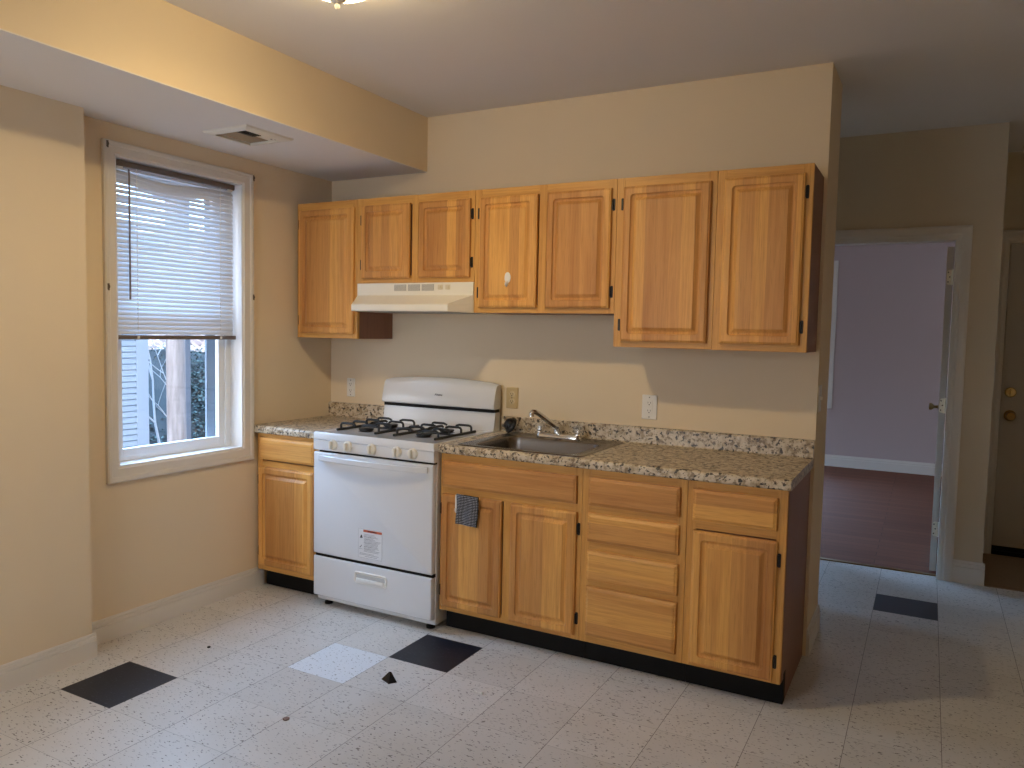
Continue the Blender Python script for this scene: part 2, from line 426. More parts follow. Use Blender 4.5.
# ------------------------------------------------------------------ room shell
H, SZ, SX = 2.640, 2.337, .70; HW = H + .09          # ceiling, soffit underside, soffit width
XR, YF = 4.75, -4.35                     # walls beside and behind the camera
WX = 2.82                              # end of the kitchen wall
struct('floor', MB().box(-.16, XR + .1, YF - .1, 1.71, -.1, 0), tile, 'off-white speckled vinyl tile floor with a few black tiles', 'floor')
struct('floor_far', MB().box(-.16, 5.4, 1.71, 5.9, -.1, -.002), planks, 'dark red-brown laminate floor beyond the doorway', 'floor')
struct('floor_entry_left', MB().box(3.588, XR, 1.63, 2.47, 0, .004), brown_vinyl, 'brown vinyl floor in front of the entry door', 'floor')
struct('ceiling', MB().prism_x([(YF - .1, H), (-.05, H), (1.64, H + .064), (5.9, H + .064), (5.9, H + .25), (YF - .1, H + .25)], -.16, 5.4), ceil_paint, 'off-white flat kitchen ceiling', 'ceiling')

# left wall with the window opening (and an opening for the hall's side window)
WY0, WY1, WZ0, WZ1 = -1.437, -.709, .793, 2.197
lw = MB()
lw.box(-.16, 0, YF - .1, WY0, 0, HW); lw.box(-.16, 0, WY1, .9, 0, HW)
lw.box(-.16, 0, WY0, WY1, 0, WZ0); lw.box(-.16, 0, WY0, WY1, WZ1, HW)
lw.box(-.16, 0, 1.55, 2.6, 0, HW); lw.box(-.16, 0, 4.6, 5.9, 0, HW); lw.box(-.16, 0, .9, 1.55, 0, .95); lw.box(-.16, 0, .9, 1.55, 1.75, HW)
lw.box(-.16, 0, 2.6, 4.6, 0, .7); lw.box(-.16, 0, 2.6, 4.6, 2.1, HW)
struct('wall_left', lw, wall_paint, 'cream wall holding the window', 'wall')
struct('wall_left_front', MB().box(0, .115, YF, -1.645, 0, SZ), wall_paint, 'cream wall section standing forward of the window wall', 'wall')
struct('wall_back', MB().box(0, WX, 0, .40, 0, HW), wall_paint, 'cream wall behind the kitchen cabinets', 'wall')
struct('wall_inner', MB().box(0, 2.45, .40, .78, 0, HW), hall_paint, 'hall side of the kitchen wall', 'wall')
sf = MB(); sf.mi = 0; sf.box(0, SX, YF, 0, SZ + .004, H); sf.mi = 1; sf.box(0, SX - .0005, YF, -.0005, SZ, SZ + .004)
struct('soffit_beam', sf, [wall_paint, ceil_paint], 'boxed soffit with yellow-cream face over the window', 'soffit')
FX0, FX1, FZ0, FZ1 = .40, 1.85, .85, 2.15
struct('wall_front', MB().box(0, FX0, YF - .1, YF, 0, HW).box(FX1, XR, YF - .1, YF, 0, HW).box(FX0, FX1, YF - .1, YF, 0, FZ0).box(FX0, FX1, YF - .1, YF, FZ1, HW), wall_paint, 'cream wall behind the viewer', 'wall')
struct('roof', MB().box(-.16, 6.2, YF - .1, 7.5, 2.95, 9.0), plain('sky_blocker', (.35, .33, .31), .8), 'unseen upper-storey block added to shade the exterior', 'building')  # unseen mass added to keep sky light off the neighbor siding
struct('wall_right', MB().box(XR, XR + .1, YF - .1, 2.5, 0, HW), wall_paint, 'cream wall on the far right', 'wall')

# hall wall with the doorway, its return, entry wall
DX0, DX1, DZ, DY = 2.60, 3.362, 2.052, 1.64
hw = MB(); hw.box(0, DX0, DY, DY + .12, 0, HW); hw.box(DX1, 3.588, DY, DY + .12, 0, HW); hw.box(DX0, DX1, DY, DY + .12, DZ, HW)
hw.box(3.48, 3.588, DY + .12, 2.47, 0, HW)
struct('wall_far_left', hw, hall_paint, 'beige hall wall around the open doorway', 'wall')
EX0, EX1, EZ, EY = 3.674, 4.50, 2.115, 2.47
ew = MB(); ew.box(3.48, EX0, EY, EY + .12, 0, HW); ew.box(EX1, XR, EY, EY + .12, 0, HW); ew.box(EX0, EX1, EY, EY + .12, EZ, HW)
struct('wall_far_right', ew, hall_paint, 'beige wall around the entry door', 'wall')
fw = MB(); fw.box(-.16, 1.38, 5.75, 5.87, 0, HW); fw.box(2.24, 5.4, 5.75, 5.87, 0, HW); fw.box(1.38, 2.24, 5.75, 5.87, 0, .72); fw.box(1.38, 2.24, 5.75, 5.87, 2.25, HW)
fw.box(5.3, 5.4, 2.59, 5.75, 0, HW)
struct('wall_far', fw, far_paint, 'greyish lavender wall of the room beyond the doorway', 'wall')
struct('wall_far_side', MB().box(0, 3.48, DY + .12, DY + .128, DZ + .08, HW), far_paint, 'room side above the doorway', 'wall')

# baseboards
def bb_prof(d=.014, h=.135):            # (depth, height)
    return [(0, 0), (d, 0), (d, h * .70), (d * .62, h * .715), (d * .62, h * .735), (d * .85, h * .75), (d * .80, h * .87), (d * .40, h * .885), (d * .40, h * .905), (d * .55, h * .92), (d * .35, h), (0, h)]
def bb_x(name, x0, x1, y, label, mat=trim_white, h=.135):      # against a wall facing -y
    struct(name, MB().prism_x([(y - d, z) for d, z in bb_prof(h=h)], x0, x1), mat, label, 'baseboard')
def bb_y(name, y0, y1, x, sgn, label, h=.135):                 # against a wall facing sgn*x
    struct(name, MB().prism_y([(x + sgn * d, z) for d, z in bb_prof(h=h)], y0, y1), trim_white, label, 'baseboard')
bb_y('baseboard_left', -1.630, -.56, 0, 1, 'white baseboard under the window', .107)
b2 = MB(); b2.prism_y([(.115 + d, z) for d, z in bb_prof(h=.105)], YF, -1.6305); b2.prism_x([(-1.645 + d, z) for d, z in bb_prof(h=.105)], .0005, .1145)
struct('baseboard_left_front', b2, trim_white, 'white baseboard wrapping the forward wall section', 'baseboard')
bb_y('baseboard_right', .002, .40, WX, 1, 'white baseboard on the end of the kitchen wall', .12)
b3 = MB(); b3.prism_x([(DY - d, z) for d, z in bb_prof()], 3.437, 3.602); b3.prism_y([(3.588 + d, z) for d, z in bb_prof()], DY + .0005, 1.70)
struct('baseboard_back_right', b3, trim_white, 'white baseboard between the doorway and the wall corner', 'baseboard')
bb_x('baseboard_far', 0, 5.3, 5.75, 'white baseboard along the lavender wall', h=.13)

# doorway casing and jamb
def casing_y(mb, x0, x1, z1, y, w=.075, t=.02, floor=0.0):     # around an opening in a wall facing -y
    prof = [(0, 0), (0, t * .55), (.012, t * .7), (.02, t * .7), (.03, t * .95), (w * .7, t), (w - .012, t), (w - .006, t * .9), (w, t * .8), (w, 0)]
    mb.prism_z([(x0 - a, y - d) for a, d in prof], floor, z1 + .001)
    mb.prism_z([(x1 + a, y - d) for a, d in prof], floor, z1 + .001)
    rings = []
    rings.append([(x0 - a, y - d, z1 + a) for a, d in prof]); rings.append([(x1 + a, y - d, z1 + a) for a, d in prof])
    mb.loops(rings)
    rings = [[(x0 - a, y - d, z1) for a, d in prof], [(x0 - a, y - d, z1 + a) for a, d in prof]]
    mb.loops(rings, False, False)
    rings = [[(x1 + a, y - d, z1) for a, d in prof], [(x1 + a, y - d, z1 + a) for a, d in prof]]
    mb.loops(rings, False, False)
    return mb
struct('trim_1', casing_y(MB(), DX0, DX1, DZ, DY), trim_white, 'white moulded casing around the open doorway', 'door casing')
jb = MB(); jb.box(DX1 - .008, DX1, DY - .001, DY + .121, 0, DZ); jb.box(DX0, DX0 + .018, DY - .001, DY + .121, 0, DZ); jb.box(DX0 + .018, DX1 - .008, DY - .001, DY + .121, DZ - .008, DZ)
struct('jamb_1', jb, trim_white, 'white jamb lining of the doorway', 'door jamb')
struct('trim_2', MB().box(DX0 + .018, DX1 - .008, 1.69, 1.73, -.002, .006, .002), dark_brass, 'thin dark threshold strip under the open doorway', 'threshold')
struct('trim_3', casing_y(MB(), EX0 + .012, EX1 - .012, EZ, EY, floor=.004), trim_white, 'dim casing around the entry door', 'door casing')
struct('jamb_2', MB().box(EX0, EX0 + .012, EY, EY + .12, .004, EZ).box(EX1 - .012, EX1, EY, EY + .12, .004, EZ).box(EX0, EX1, EY, EY + .12, EZ - .012, EZ), trim_white, 'jamb lining of the entry door', 'door jamb')
struct('trim_4', MB().box(EX0 + .012, EX1 - .012, EY - .01, EY + .1, .004, .03), black_vinyl, 'black threshold under the entry door', 'threshold')

# open door (door_1), swung into the far room, hinged on the doorway's far side
d1 = thing('door_1', 'white door standing open into the room beyond', 'door', (DX1 - .02, DY + .125, 0)); d1['kind'] = 'structure'
ang = math.radians(-1.0)
def leaf_pt(a, d, z): return (DX1 - .047 + .035 - (.035 - d) * math.cos(ang) - a * math.sin(ang) * 1.0, DY + .128 + a * math.cos(ang) - (.035 - d) * math.sin(ang), z)
lf = MB(); lf.loops([[leaf_pt(a, d, z) for a, d in ((0, 0), (0, .035), (.74, .035), (.74, 0))] for z in (.012, 2.02)])
obj('door_leaf', lf, trim_white, d1)
for z in (1.834, 1.049, .278):
    hb = MB()
    hb.prism_y([(DX1 - .043 + x, z - .045 + q) for x, q in ((0, .012), (.004, .003), (.012, 0), (.032, 0), (.032, .09), (.012, .09), (.004, .087), (0, .078))], DY + .1225, DY + .1265)
    hb.lathe([(.005, z - .047), (.005, z + .047)], (DX1 - .012, DY + .119, 0), 'z', 10)
    hg = obj('hinge', hb, nickel_plate, d1); hg['label'] = 'bright brass-toned hinge'
    sc = MB()
    for q in (-.028, .002, .03): sc.lathe([(.004, DY + .1215), (.004, DY + .1226)], (DX1 - .035 + (.008 if q == .002 else 0), 0, z + q), 'y', 8)
    obj('screw', sc, slot_dark, hg)
kp = leaf_pt(.68, 0, .99)
kb = MB(); kb.lathe([(.026, 0), (.026, -.004), (.011, -.008), (.009, -.03), (.02, -.04), (.026, -.052), (.022, -.062), (.008, -.066)], kp, 'x', 18)
obj('door_knob', kb, dark_brass, d1, True)['label'] = 'dark brass door knob'

# entry door (door_2)
d2 = thing('door_2', 'dim beige entry door with brass deadbolt and knob', 'door', (EX0 + .4, EY + .04, 0)); d2['kind'] = 'structure'
obj('door_leaf', MB().box(EX0 + .016, EX1 - .016, EY + .02, EY + .06, .055, EZ - .016, .003), door_paint, d2)
obj('door_sweep', MB().box(EX0 + .016, EX1 - .016, EY + .014, EY + .05, .031, .06), black_vinyl, d2)['label'] = 'black door sweep'
db = MB(); db.lathe([(.034, EY + .02), (.034, EY + .008), (.028, EY + .002), (.01, EY + .001)], (EX0 + .068, 0, 1.112), 'y', 24)
db.box(EX0 + .063, EX0 + .073, EY - .012, EY + .003, 1.095, 1.129, .002); obj('deadbolt', db, brass, d2, True)['label'] = 'polished brass deadbolt'
kn = MB(); kn.lathe([(.036, EY + .02), (.036, EY + .012), (.016, EY + .006), (.013, EY - .018), (.026, EY - .03), (.031, EY - .048), (.026, EY - .06), (.01, EY - .063)], (EX0 + .072, 0, .955), 'y', 24)
obj('door_knob', kn, dark_brass, d2, True)['label'] = 'dark brass knob'

# fill-light window added behind viewer; far-room window: its casing shows at the doorway's edge
w5 = thing('added_window_5', 'unseen double window added behind the viewer to light the kitchen', 'window', (1.12, YF, FZ0)); w5['kind'] = 'structure'
q = MB()
for a, b in ((FX0, FX0 + .05), (1.09, 1.16), (FX1 - .05, FX1)): q.box(a, b, YF - .08, YF - .03, FZ0, FZ1)
q.box(FX0, FX1, YF - .08, YF - .03, FZ0, FZ0 + .05); q.box(FX0, FX1, YF - .08, YF - .03, FZ1 - .05, FZ1); obj('window_frame', q, vinyl_white, w5)
obj('pane', MB().box(FX0 + .05, FX1 - .05, YF - .057, YF - .053, FZ0 + .05, FZ1 - .05), glass, w5)
wf = thing('window_2', 'white window casing on the lavender wall beyond the doorway', 'window', (1.81, 5.75, 1.5)); wf['kind'] = 'structure'
wc = MB(); wc.box(2.24, 2.305, 5.73, 5.749, .66, 2.32, .003); wc.box(1.315, 1.38, 5.73, 5.749, .66, 2.32, .003); wc.box(1.38, 2.24, 5.73, 5.749, 2.25, 2.32, .003); wc.box(1.315, 2.305, 5.725, 5.749, .655, .72, .004)
obj('window_frame', wc, trim_white, wf)
ws = MB(); ws.box(1.38, 1.42, 5.79, 5.83, .72, 2.25); ws.box(2.20, 2.24, 5.79, 5.83, .72, 2.25); ws.box(1.42, 2.20, 5.79, 5.83, .72, .77); ws.box(1.42, 2.20, 5.79, 5.83, 2.20, 2.25); ws.box(1.42, 2.20, 5.79, 5.83, 1.46, 1.5)
obj('sash', ws, vinyl_white, wf)
obj('pane', MB().box(1.42, 2.20, 5.806, 5.810, .77, 2.20), glass, wf)
for nm, (y0, y1), z0, z1, lab in (('window_3', (.9, 1.55), .95, 1.75, 'side window at the end of the hall'), ('added_window_4', (2.6, 4.6), .7, 2.1, 'unseen side window added to light the far room')):  # far-room side window is unseen, added for its daylight
    w = thing(nm, lab, 'window', (0, (y0 + y1) / 2, z0)); w['kind'] = 'structure'
    q = MB(); q.box(-.12, -.06, y0, y0 + .04, z0, z1); q.box(-.12, -.06, y1 - .04, y1, z0, z1); q.box(-.12, -.06, y0, y1, z0, z0 + .04); q.box(-.12, -.06, y0, y1, z1 - .04, z1)
    obj('window_frame', q, vinyl_white, w); obj('pane', MB().box(-.092, -.088, y0 + .04, y1 - .04, z0 + .04, z1 - .04), glass, w)

# ------------------------------------------------------------------ kitchen window
w1 = thing('window_1', 'white-trimmed window in the cream wall, blind lowered to its middle', 'window', (0, -1.07, .722)); w1['kind'] = 'structure'
OY0, OY1, OZ0, OZ1 = -1.494, -.634, .722, 2.258
cp = [(0, 0), (0, .012), (.006, .017), (.045, .019), (.060, .019), (.066, .022), (1, .022), (1, 0)]
def ring_x(mb, inner, outer, d):   # rectangular ring with depth d from x=.0005
    (a0, a1, c0, c1), (b0, b1, e0, e1) = inner, outer
    rings = []
    for t, dep in ((0, .0005), (0, d * .6), (.12, d * .85), (.6, d * .85), (.68, d), (.9, d), (1, d * .8), (1, .0005)):
        y0, y1, z0, z1 = a0 + (b0 - a0) * t, a1 + (b1 - a1) * t, c0 + (e0 - c0) * t, c1 + (e1 - c1) * t
        rings.append([(dep, y0, z0), (dep, y1, z0), (dep, y1, z1), (dep, y0, z1)])
    mb.loops(rings, False, False)
cs = MB(); ring_x(cs, (WY0, WY1, WZ0, WZ1), (OY0, OY1, OZ0, OZ1), .022); obj('casing', cs, trim_white, w1)
rv = MB(); t = .006
rv.box(-.075, .012, WY0, WY0 + t, WZ0, WZ1); rv.box(-.075, .012, WY1 - t, WY1, WZ0, WZ1); rv.box(-.075, .012, WY0 + t, WY1 - t, WZ0, WZ0 + t); rv.box(-.075, .012, WY0 + t, WY1 - t, WZ1 - t, WZ1)
obj('jamb_lining', rv, vinyl_white, w1)
fr = MB()
fr.box(-.15, -.075, WY0, WY0 + .042, WZ0, WZ1); fr.box(-.15, -.075, WY1 - .042, WY1, WZ0, WZ1); fr.box(-.15, -.0755, WY0 + .042, WY1 - .042, WZ0, WZ0 + .03); fr.box(-.15, -.0755, WY0 + .042, WY1 - .042, WZ1 - .04, WZ1)
fr.box(-.076, -.066, WY1 - .046, WY1 - .036, WZ0 + .004, WZ1); fr.box(-.076, -.066, WY0 + .036, WY0 + .046, WZ0 + .004, WZ1)
obj('window_frame', fr, vinyl_white, w1)
sc_ = MB(); sc_.box(-.165, -.152, WY1 - .098, WY1 - .03, WZ0, WZ1); sc_.box(-.165, -.152, WY0 + .03, WY0 + .075, WZ0, WZ1); sc_.box(-.165, -.152, WY0 + .075, WY1 - .098, WZ0, WZ0 + .03); sc_.box(-.165, -.152, WY0 + .075, WY1 - .098, WZ1 - .04, WZ1)
obj('storm_frame', sc_, plain('blue_grey_frame', (.20, .26, .33), .5), w1)['label'] = 'blue-grey outer storm frame'
def sash(x0, x1, z0, z1, rb):
    m = MB(); a, b = WY0 + .042, WY1 - .042
    m.box(x0, x1, a, a + .042, z0, z1, .003); m.box(x0, x1, b - .042, b, z0, z1, .003); m.box(x0, x1 - .0008, a + .041, b - .041, z0, z0 + rb, .002); m.box(x0, x1 - .0008, a + .041, b - .041, z1 - .04, z1, .002)
    
    s = obj('sash', m, vinyl_white, w1); xm = (x0 + x1) / 2
    obj('pane', MB().box(xm - .002, xm + .002, a + .04, b - .04, z0 + rb - .005, z1 - .035), glass, s)
sash(-.104, -.076, WZ0 + .012, 1.52, .052); sash(-.140, -.112, 1.48, WZ1 - .04, .04)
# four small metal brackets on the casing
for k, (y, z, lab) in enumerate(((-1.478, 2.238, 'dark metal bracket at the upper casing corner beside the forward wall section'), (-.640, 2.240, 'dark metal bracket at the upper casing corner nearer the cabinets'),
                                 (-1.482, 1.612, 'dark metal clip halfway down the casing beside the forward wall section'), (-.642, 1.606, 'dark metal clip halfway down the casing nearer the cabinets'))):
    m = MB(); m.box(.021, .0235, y - .005, y + .005, z - .014, z + .014, .0008)
    m.tube([(.022, y, z + .006), (.028, y, z + .006), (.031, y, z), (.029, y, z - .006), (.026, y, z - .007)], .002, 8)
    m.lathe([(.004, .0245), (.003, .027)], (0, y + .0, z - .014), 'x', 8)
    tag(obj('curtain_bracket', m, bracket_bronze, None, True, loc=(.021, y, z)), lab, 'bracket', 'curtain brackets on the window casing')

# blind
bl = thing('window_blind', 'white slatted mini blind lowered over the upper half of the window', 'blind', (-.03, -1.08, 2.19))
BY0, BY1 = -1.420, -.738
hr = MB(); hr.prism_y([(-.045, 2.160), (-.016, 2.160), (-.013, 2.163), (-.013, 2.186), (-.045, 2.186)], BY0, BY1); obj('headrail', hr, bronze_brown, bl)['label'] = 'brownish headrail'
for y in (BY0 + .025, BY1 - .03): obj('end_bracket', MB().box(-.020, -.012, y - .014, y + .014, 2.148, 2.1595, .001), white_plastic, bl)
NS = 34; ztop, zbot = 2.138, 1.410; sm = MB(); tilt = math.radians(65)
for k in range(NS):
    zc = ztop + (zbot - ztop) * k / (NS - 1); sag = .020 * max(0, 1 - k / 3.5) if k < 4 else 0
    tl = tilt - math.radians(12) * max(0, 1 - k / 4) + math.radians(random.uniform(-3, 3))
    rings = []; n = 12
    jz = random.uniform(-.0012, .0012)
    for i in range(n + 1):
        t = i / n; y = BY0 + .004 + (BY1 - BY0 - .008) * t
        z0 = zc + jz - sag * math.sin(math.pi * min(1, t * 1.25)) ** 1.5 if t < .8 else zc + jz
        top, bot = [], []
        for j in range(5):
            a = -.0125 + .025 * j / 4; bow = .0022 * (1 - (a / .0125) ** 2)
            px = a * math.cos(tl) + bow * math.sin(tl); pz = -a * math.sin(tl) + bow * math.cos(tl)
            top.append((-.029 + px, y, z0 + pz))
        rings.append(top)
    sm.loops(rings, False, False, closed=False)
obj('slats', sm, slat_white, bl, True)
br = MB(); br.prism_y([(-.042, 1.376), (-.016, 1.376), (-.014, 1.380), (-.014, 1.396), (-.042, 1.396)], BY0 + .004, BY1 + .006); obj('bottom_rail', br, bronze_brown, bl)['label'] = 'brown bottom rail'
for y in (-1.31, -.83):
    c = MB(); c.tube([(-.0155, y, 2.16), (-.0152, y, 1.38)], .0011, 6); c.tube([(-.0425, y, 2.16), (-.0425, y, 1.40)], .0011, 6)
    z = 2.15
    while z > 1.41: c.box(-.017, -.0135, y - .0022, y + .0022, z - .003, z + .003); z -= .0225
    obj('ladder_cord', c, white_plastic, bl)
    obj('cord_button', MB().lathe([(.006, 1.374), (.007, 1.3765)], (-.024, y, 0), 'z', 10).box(-.0145, -.012, y - .006, y + .006, 1.379, 1.392), white_plastic, bl)
wd = MB(); wd.tube([(-.008, -1.356, 2.150), (-.004, -1.356, 2.12), (-.004, -1.357, 1.56)], .0042, 8); obj('tilt_wand', wd, bronze_brown, bl, True)['label'] = 'thin dark tilt wand'

# ------------------------------------------------------------------ soffit vent
vt = thing('ceiling_vent', 'broken white air register in the soffit underside', 'vent', (.41, -1.035, SZ))
VX0, VX1, VY0, VY1 = .268, .552, -1.18, -.889
def ring_z(mb, inner, outer, z, d):
    (a0, a1, c0, c1), (b0, b1, e0, e1) = inner, outer; rings = []
    for t, dep in ((0, d + .002), (0, .0005), (0, d), (.25, d), (.85, d * .6), (1, .001)):
        rings.append([(a0 + (b0 - a0) * t, c0 + (e0 - c0) * t, z - dep), (a1 + (b1 - a1) * t, c0 + (e0 - c0) * t, z - dep), (a1 + (b1 - a1) * t, c1 + (e1 - c1) * t, z - dep), (a0 + (b0 - a0) * t, c1 + (e1 - c1) * t, z - dep)])
    mb.loops(rings[1:], False, False)
vf = MB(); ring_z(vf, (.306, .504, -1.142, -.928), (VX0, VX1, VY0, VY1), SZ, .015); obj('vent_frame', vf, enamel_warm, vt)
obj('duct', MB().box(.30, .51, -1.145, -.925, SZ - .0012, SZ - .0005), dark_void, vt)['label'] = 'near-black sheet painting the shade of the duct opening'  # flat sheet on the soffit; the opening's shade is put into its colour
lv = MB()
for k in range(5): lv.box(.47 - .0 - k * .012, .474 - k * .012, -1.14, -1.02, SZ - .008, SZ - .002)
obj('louver', lv, black_iron, vt)
obj('damper', MB().box(.315, .432, -1.135, -.935, SZ - .0065, SZ - .0015, .001), tan_card, vt)['label'] = 'tan damper plate hanging in the opening'
lp = MB(); lp.box(.44, .50, -1.02, -.93, SZ - .008, SZ - .002, .001); lp.mi = 1
lp.lathe([(.005, SZ - .0086), (.005, SZ - .0079)], (.472, -.955, 0), 'z', 8); lp.lathe([(.004, SZ - .0086), (.004, SZ - .0079)], (.482, -.94, 0), 'z', 8)
obj('mounting_plate', lp, [enamel_warm, slot_dark], vt)['label'] = 'white plate with screw holes'

# ------------------------------------------------------------------ ceiling lamp
LX, LY = 1.50, -1.675
lt = thing('ceiling_lamp', 'lit frosted dome ceiling lamp with a small finial', 'ceiling lamp', (LX, LY, H))
obj('canopy', MB().lathe([(.10, H - .001), (.165, H - .004), (.17, H - .02), (.16, H - .03), (.10, H - .032)], (LX, LY, 0), 'z', 40), enamel_warm, lt, True)
dm = MB(); pr = []
for k in range(11):
    a = math.pi / 2 * k / 10; pr.append((max(.155 * math.cos(a), .012), H - .034 - .085 * math.sin(a)))
dm.lathe(pr, (LX, LY, 0), 'z', 48, False, False); obj('glass_dome', dm, dome_glass, lt, True)
fn = MB(); fn.lathe([(.004, H - .114), (.030, H - .119), (.032, H - .123), (.026, H - .131), (.012, H - .138), (.0065, H - .142), (.0085, H - .147), (.009, H - .153), (.006, H - .159), (.001, H - .161)], (LX, LY, 0), 'z', 24)
obj('finial', fn, enamel_warm, lt, True)['label'] = 'tan metal finial'
ld = bpy.data.lights.new('bulb', 'POINT'); ld.energy = LAMP_POWER; ld.color = LAMP_COLOR; ld.shadow_soft_size = .022
lo = bpy.data.objects.new('bulb', ld); COL.objects.link(lo); lo.parent = lt; lo.location = (0, 0, -.076)
ls = bpy.data.lights.new('bulb_downlight', 'SPOT'); ls.energy = LAMP_DOWN; ls.color = LAMP_COLOR; ls.shadow_soft_size = .022; ls.spot_size = math.radians(176); ls.spot_blend = 1.0
l2 = bpy.data.objects.new('bulb_downlight', ls); COL.objects.link(l2); l2.parent = lt; l2.location = (0, 0, -.076)

# ------------------------------------------------------------------ cabinets
DOOR_PROF = lambda yb, yf: [(0, yb, 0), (0, yf + .008, .001), (.0015, yf + .0045, .002), (.006, yf + .003, .003), (.009, yf + .0004, .004), (.012, yf, .004), (.034, yf, .015), (.0352, yf + .0055, .014), (.0385, yf + .0085, .013), (.0445, yf + .0098, .010), (.048, yf + .0092, .006), (.0605, yf + .0018, .002), (.0625, yf - .0002, .001), (.065, yf - .0004, .001)]
DRAWER_PROF = lambda yb, yf: [(0, yb, 0), (0, yf + .009, .001), (.0015, yf + .0055, .002), (.008, yf + .004, .003), (.012, yf + .0008, .003), (.015, yf, .003)]
def hinge(parent, x, z, y, side):      # side -1: hinge on the door's left edge
    h = MB(); s = side; x0, x1 = sorted((x + s * .002, x + s * .014))
    h.rrect_front(x0, x1, z - .027, z + .027, [(0, y, .004), (0, y - .0025, .004), (.001, y - .003, .003)])
    h.lathe([(.0042, z - .022), (.0042, z + .022)], (x + s * .005, y - .006, 0), 'z', 10)
    o = obj('hinge', h, hinge_black, parent); o['label'] = 'small black hinge'
def panel_door(parent, x0, x1, z0, z1, yb, hs, t=.019, hz=(.075, .075)):
    d = obj('door', MB().rrect_front(x0, x1, z0, z1, DOOR_PROF(yb, yb - t)), oak_v, parent)
    x = x0 if hs < 0 else x1
    hinge(d, x, z1 - hz[1], yb - .0005, hs); hinge(d, x, z0 + hz[0], yb - .0005, hs)
    return d
def drawer_front(parent, x0, x1, z0, z1, yb, t=.019, name='drawer'):
    return obj(name, MB().rrect_front(x0, x1, z0, z1, DRAWER_PROF(yb, yb - t)), oak_h, parent)
def frame(parent, x0, x1, z0, z1, yf, yb, stiles, rails):
    for a, b in stiles: obj('stile', MB().box(a, b, yf, yb, z0, z1, .0008, 1), oak_f, parent)
    for a, b, c, d in rails: obj('rail', MB().box(a, b, yf + .0003, yb, c, d, .0008, 1), oak_fh, parent)
def upper(label, x0, x1, z0, z1, mids=()):
    r = thing('wall_cabinet', label, 'cabinet', ((x0 + x1) / 2, -.16, z0), 'oak wall cabinets')
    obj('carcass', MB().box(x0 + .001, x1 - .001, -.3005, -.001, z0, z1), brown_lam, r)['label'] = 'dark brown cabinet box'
    st = [(x0 + .0005, x0 + .038)] + list(mids) + [(x1 - .038, x1 - .0005)]
    rl = []
    for (a, b), (c, d) in zip(st, st[1:]): rl += [(b, c, z0, z0 + .038), (b, c, z1 - .045, z1)]
    frame(r, x0, x1, z0, z1, -.320, -.301, st, rl); return r
ZT = 2.150
c1 = upper('tall narrow oak wall cabinet in the corner beside the window wall', .030, .470, 1.392, ZT)
panel_door(c1, .053, .450, 1.417, 2.108, -.3205, -1)
c2 = upper('short two-door oak wall cabinet above the range hood', .4705, 1.2165, 1.695, ZT, [(.824 + .008, .878 - .008)])
panel_door(c2, .503, .823, 1.720, 2.110, -.3205, -1); panel_door(c2, .882, 1.194, 1.718, 2.109, -.3205, 1)
c3 = upper('two-door oak wall cabinet over the sink with a white hook on one door', 1.217, 1.967, 1.540, ZT, [(1.575, 1.613)])
panel_door(c3, 1.248, 1.571, 1.566, 2.107, -.3205, -1); panel_door(c3, 1.620, 1.945, 1.565, 2.109, -.3205, 1)
c4 = upper('tall oak wall cabinet next to last, its hinges at the sink side', 1.9675, 2.420, 1.389, ZT)
panel_door(c4, 2.003, 2.397, 1.415, 2.108, -.3205, -1)
c5 = upper('tall oak wall cabinet at the open end of the wall, dark brown side showing', 2.4205, 2.8065, 1.387, ZT)
panel_door(c5, 2.452, 2.776, 1.416, 2.112, -.3205, 1)

ZC, ZU = .868, .105                     # underside of worktop, top of toe space
def base(label, x0, x1, rails, mids=(), side=False, ztop=ZC - .001):
    r = thing('base_cabinet', label, 'cabinet', ((x0 + x1) / 2, -.3, 0), 'oak base cabinets')
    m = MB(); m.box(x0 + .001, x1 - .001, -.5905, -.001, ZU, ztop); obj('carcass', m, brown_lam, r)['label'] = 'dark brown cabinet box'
    tk = MB(); tk.box(x0 + .001, x1 - (.001 if not side else .0005), -.545, -.52, 0, ZU - .001)
    if side: tk.prism_z([(x1 - .0005, -.546), (x1 + .0025, -.546), (x1 + .0025, -.50), (x1 - .0005, -.50)], 0, ZU + .02)
    obj('toe_kick', tk, black_vinyl, r)['label'] = 'black toe kick'
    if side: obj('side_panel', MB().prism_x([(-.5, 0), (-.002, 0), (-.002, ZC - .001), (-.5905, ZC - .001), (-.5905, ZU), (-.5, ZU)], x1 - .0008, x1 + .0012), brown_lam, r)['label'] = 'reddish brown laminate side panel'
    st = [(x0 + .0005, x0 + .038)] + list(mids) + [(x1 - .038, x1 - .0005)]
    frame(r, x0, x1, ZU, ZC - .001, -.610, -.591, st, [(st[0][1], st[-1][0], a, b) for a, b in rails]); return r
FR = [(ZU, ZU + .035), (.672, .715), (ZC - .042, ZC - .001)]
b1 = base('single-door oak base cabinet between the window wall and the stove', .018, .466, FR)
drawer_front(b1, .042, .436, .724, .846, -.6105); panel_door(b1, .036, .435, .135, .684, -.6105, -1)
b2 = base('double-door oak sink base cabinet with a cloth hung on it', 1.2265, 1.958, FR, ztop=.735)
obj('stile', MB().box(1.570, 1.608, -.6095, -.591, ZU + .03, .69, .0008, 1), oak_f, b2)
drawer_front(b2, 1.240, 1.935, .708, .831, -.6105, name='false_drawer_front')
panel_door(b2, 1.240, 1.566, .128, .675, -.6105, -1); panel_door(b2, 1.612, 1.938, .126, .673, -.6105, 1)
b3_ = base('oak base cabinet of four stacked drawers', 1.9585, 2.418, [(ZU, ZU + .04), (.352, .380), (.510, .556), (.674, .713), (ZC - .04, ZC - .001)])
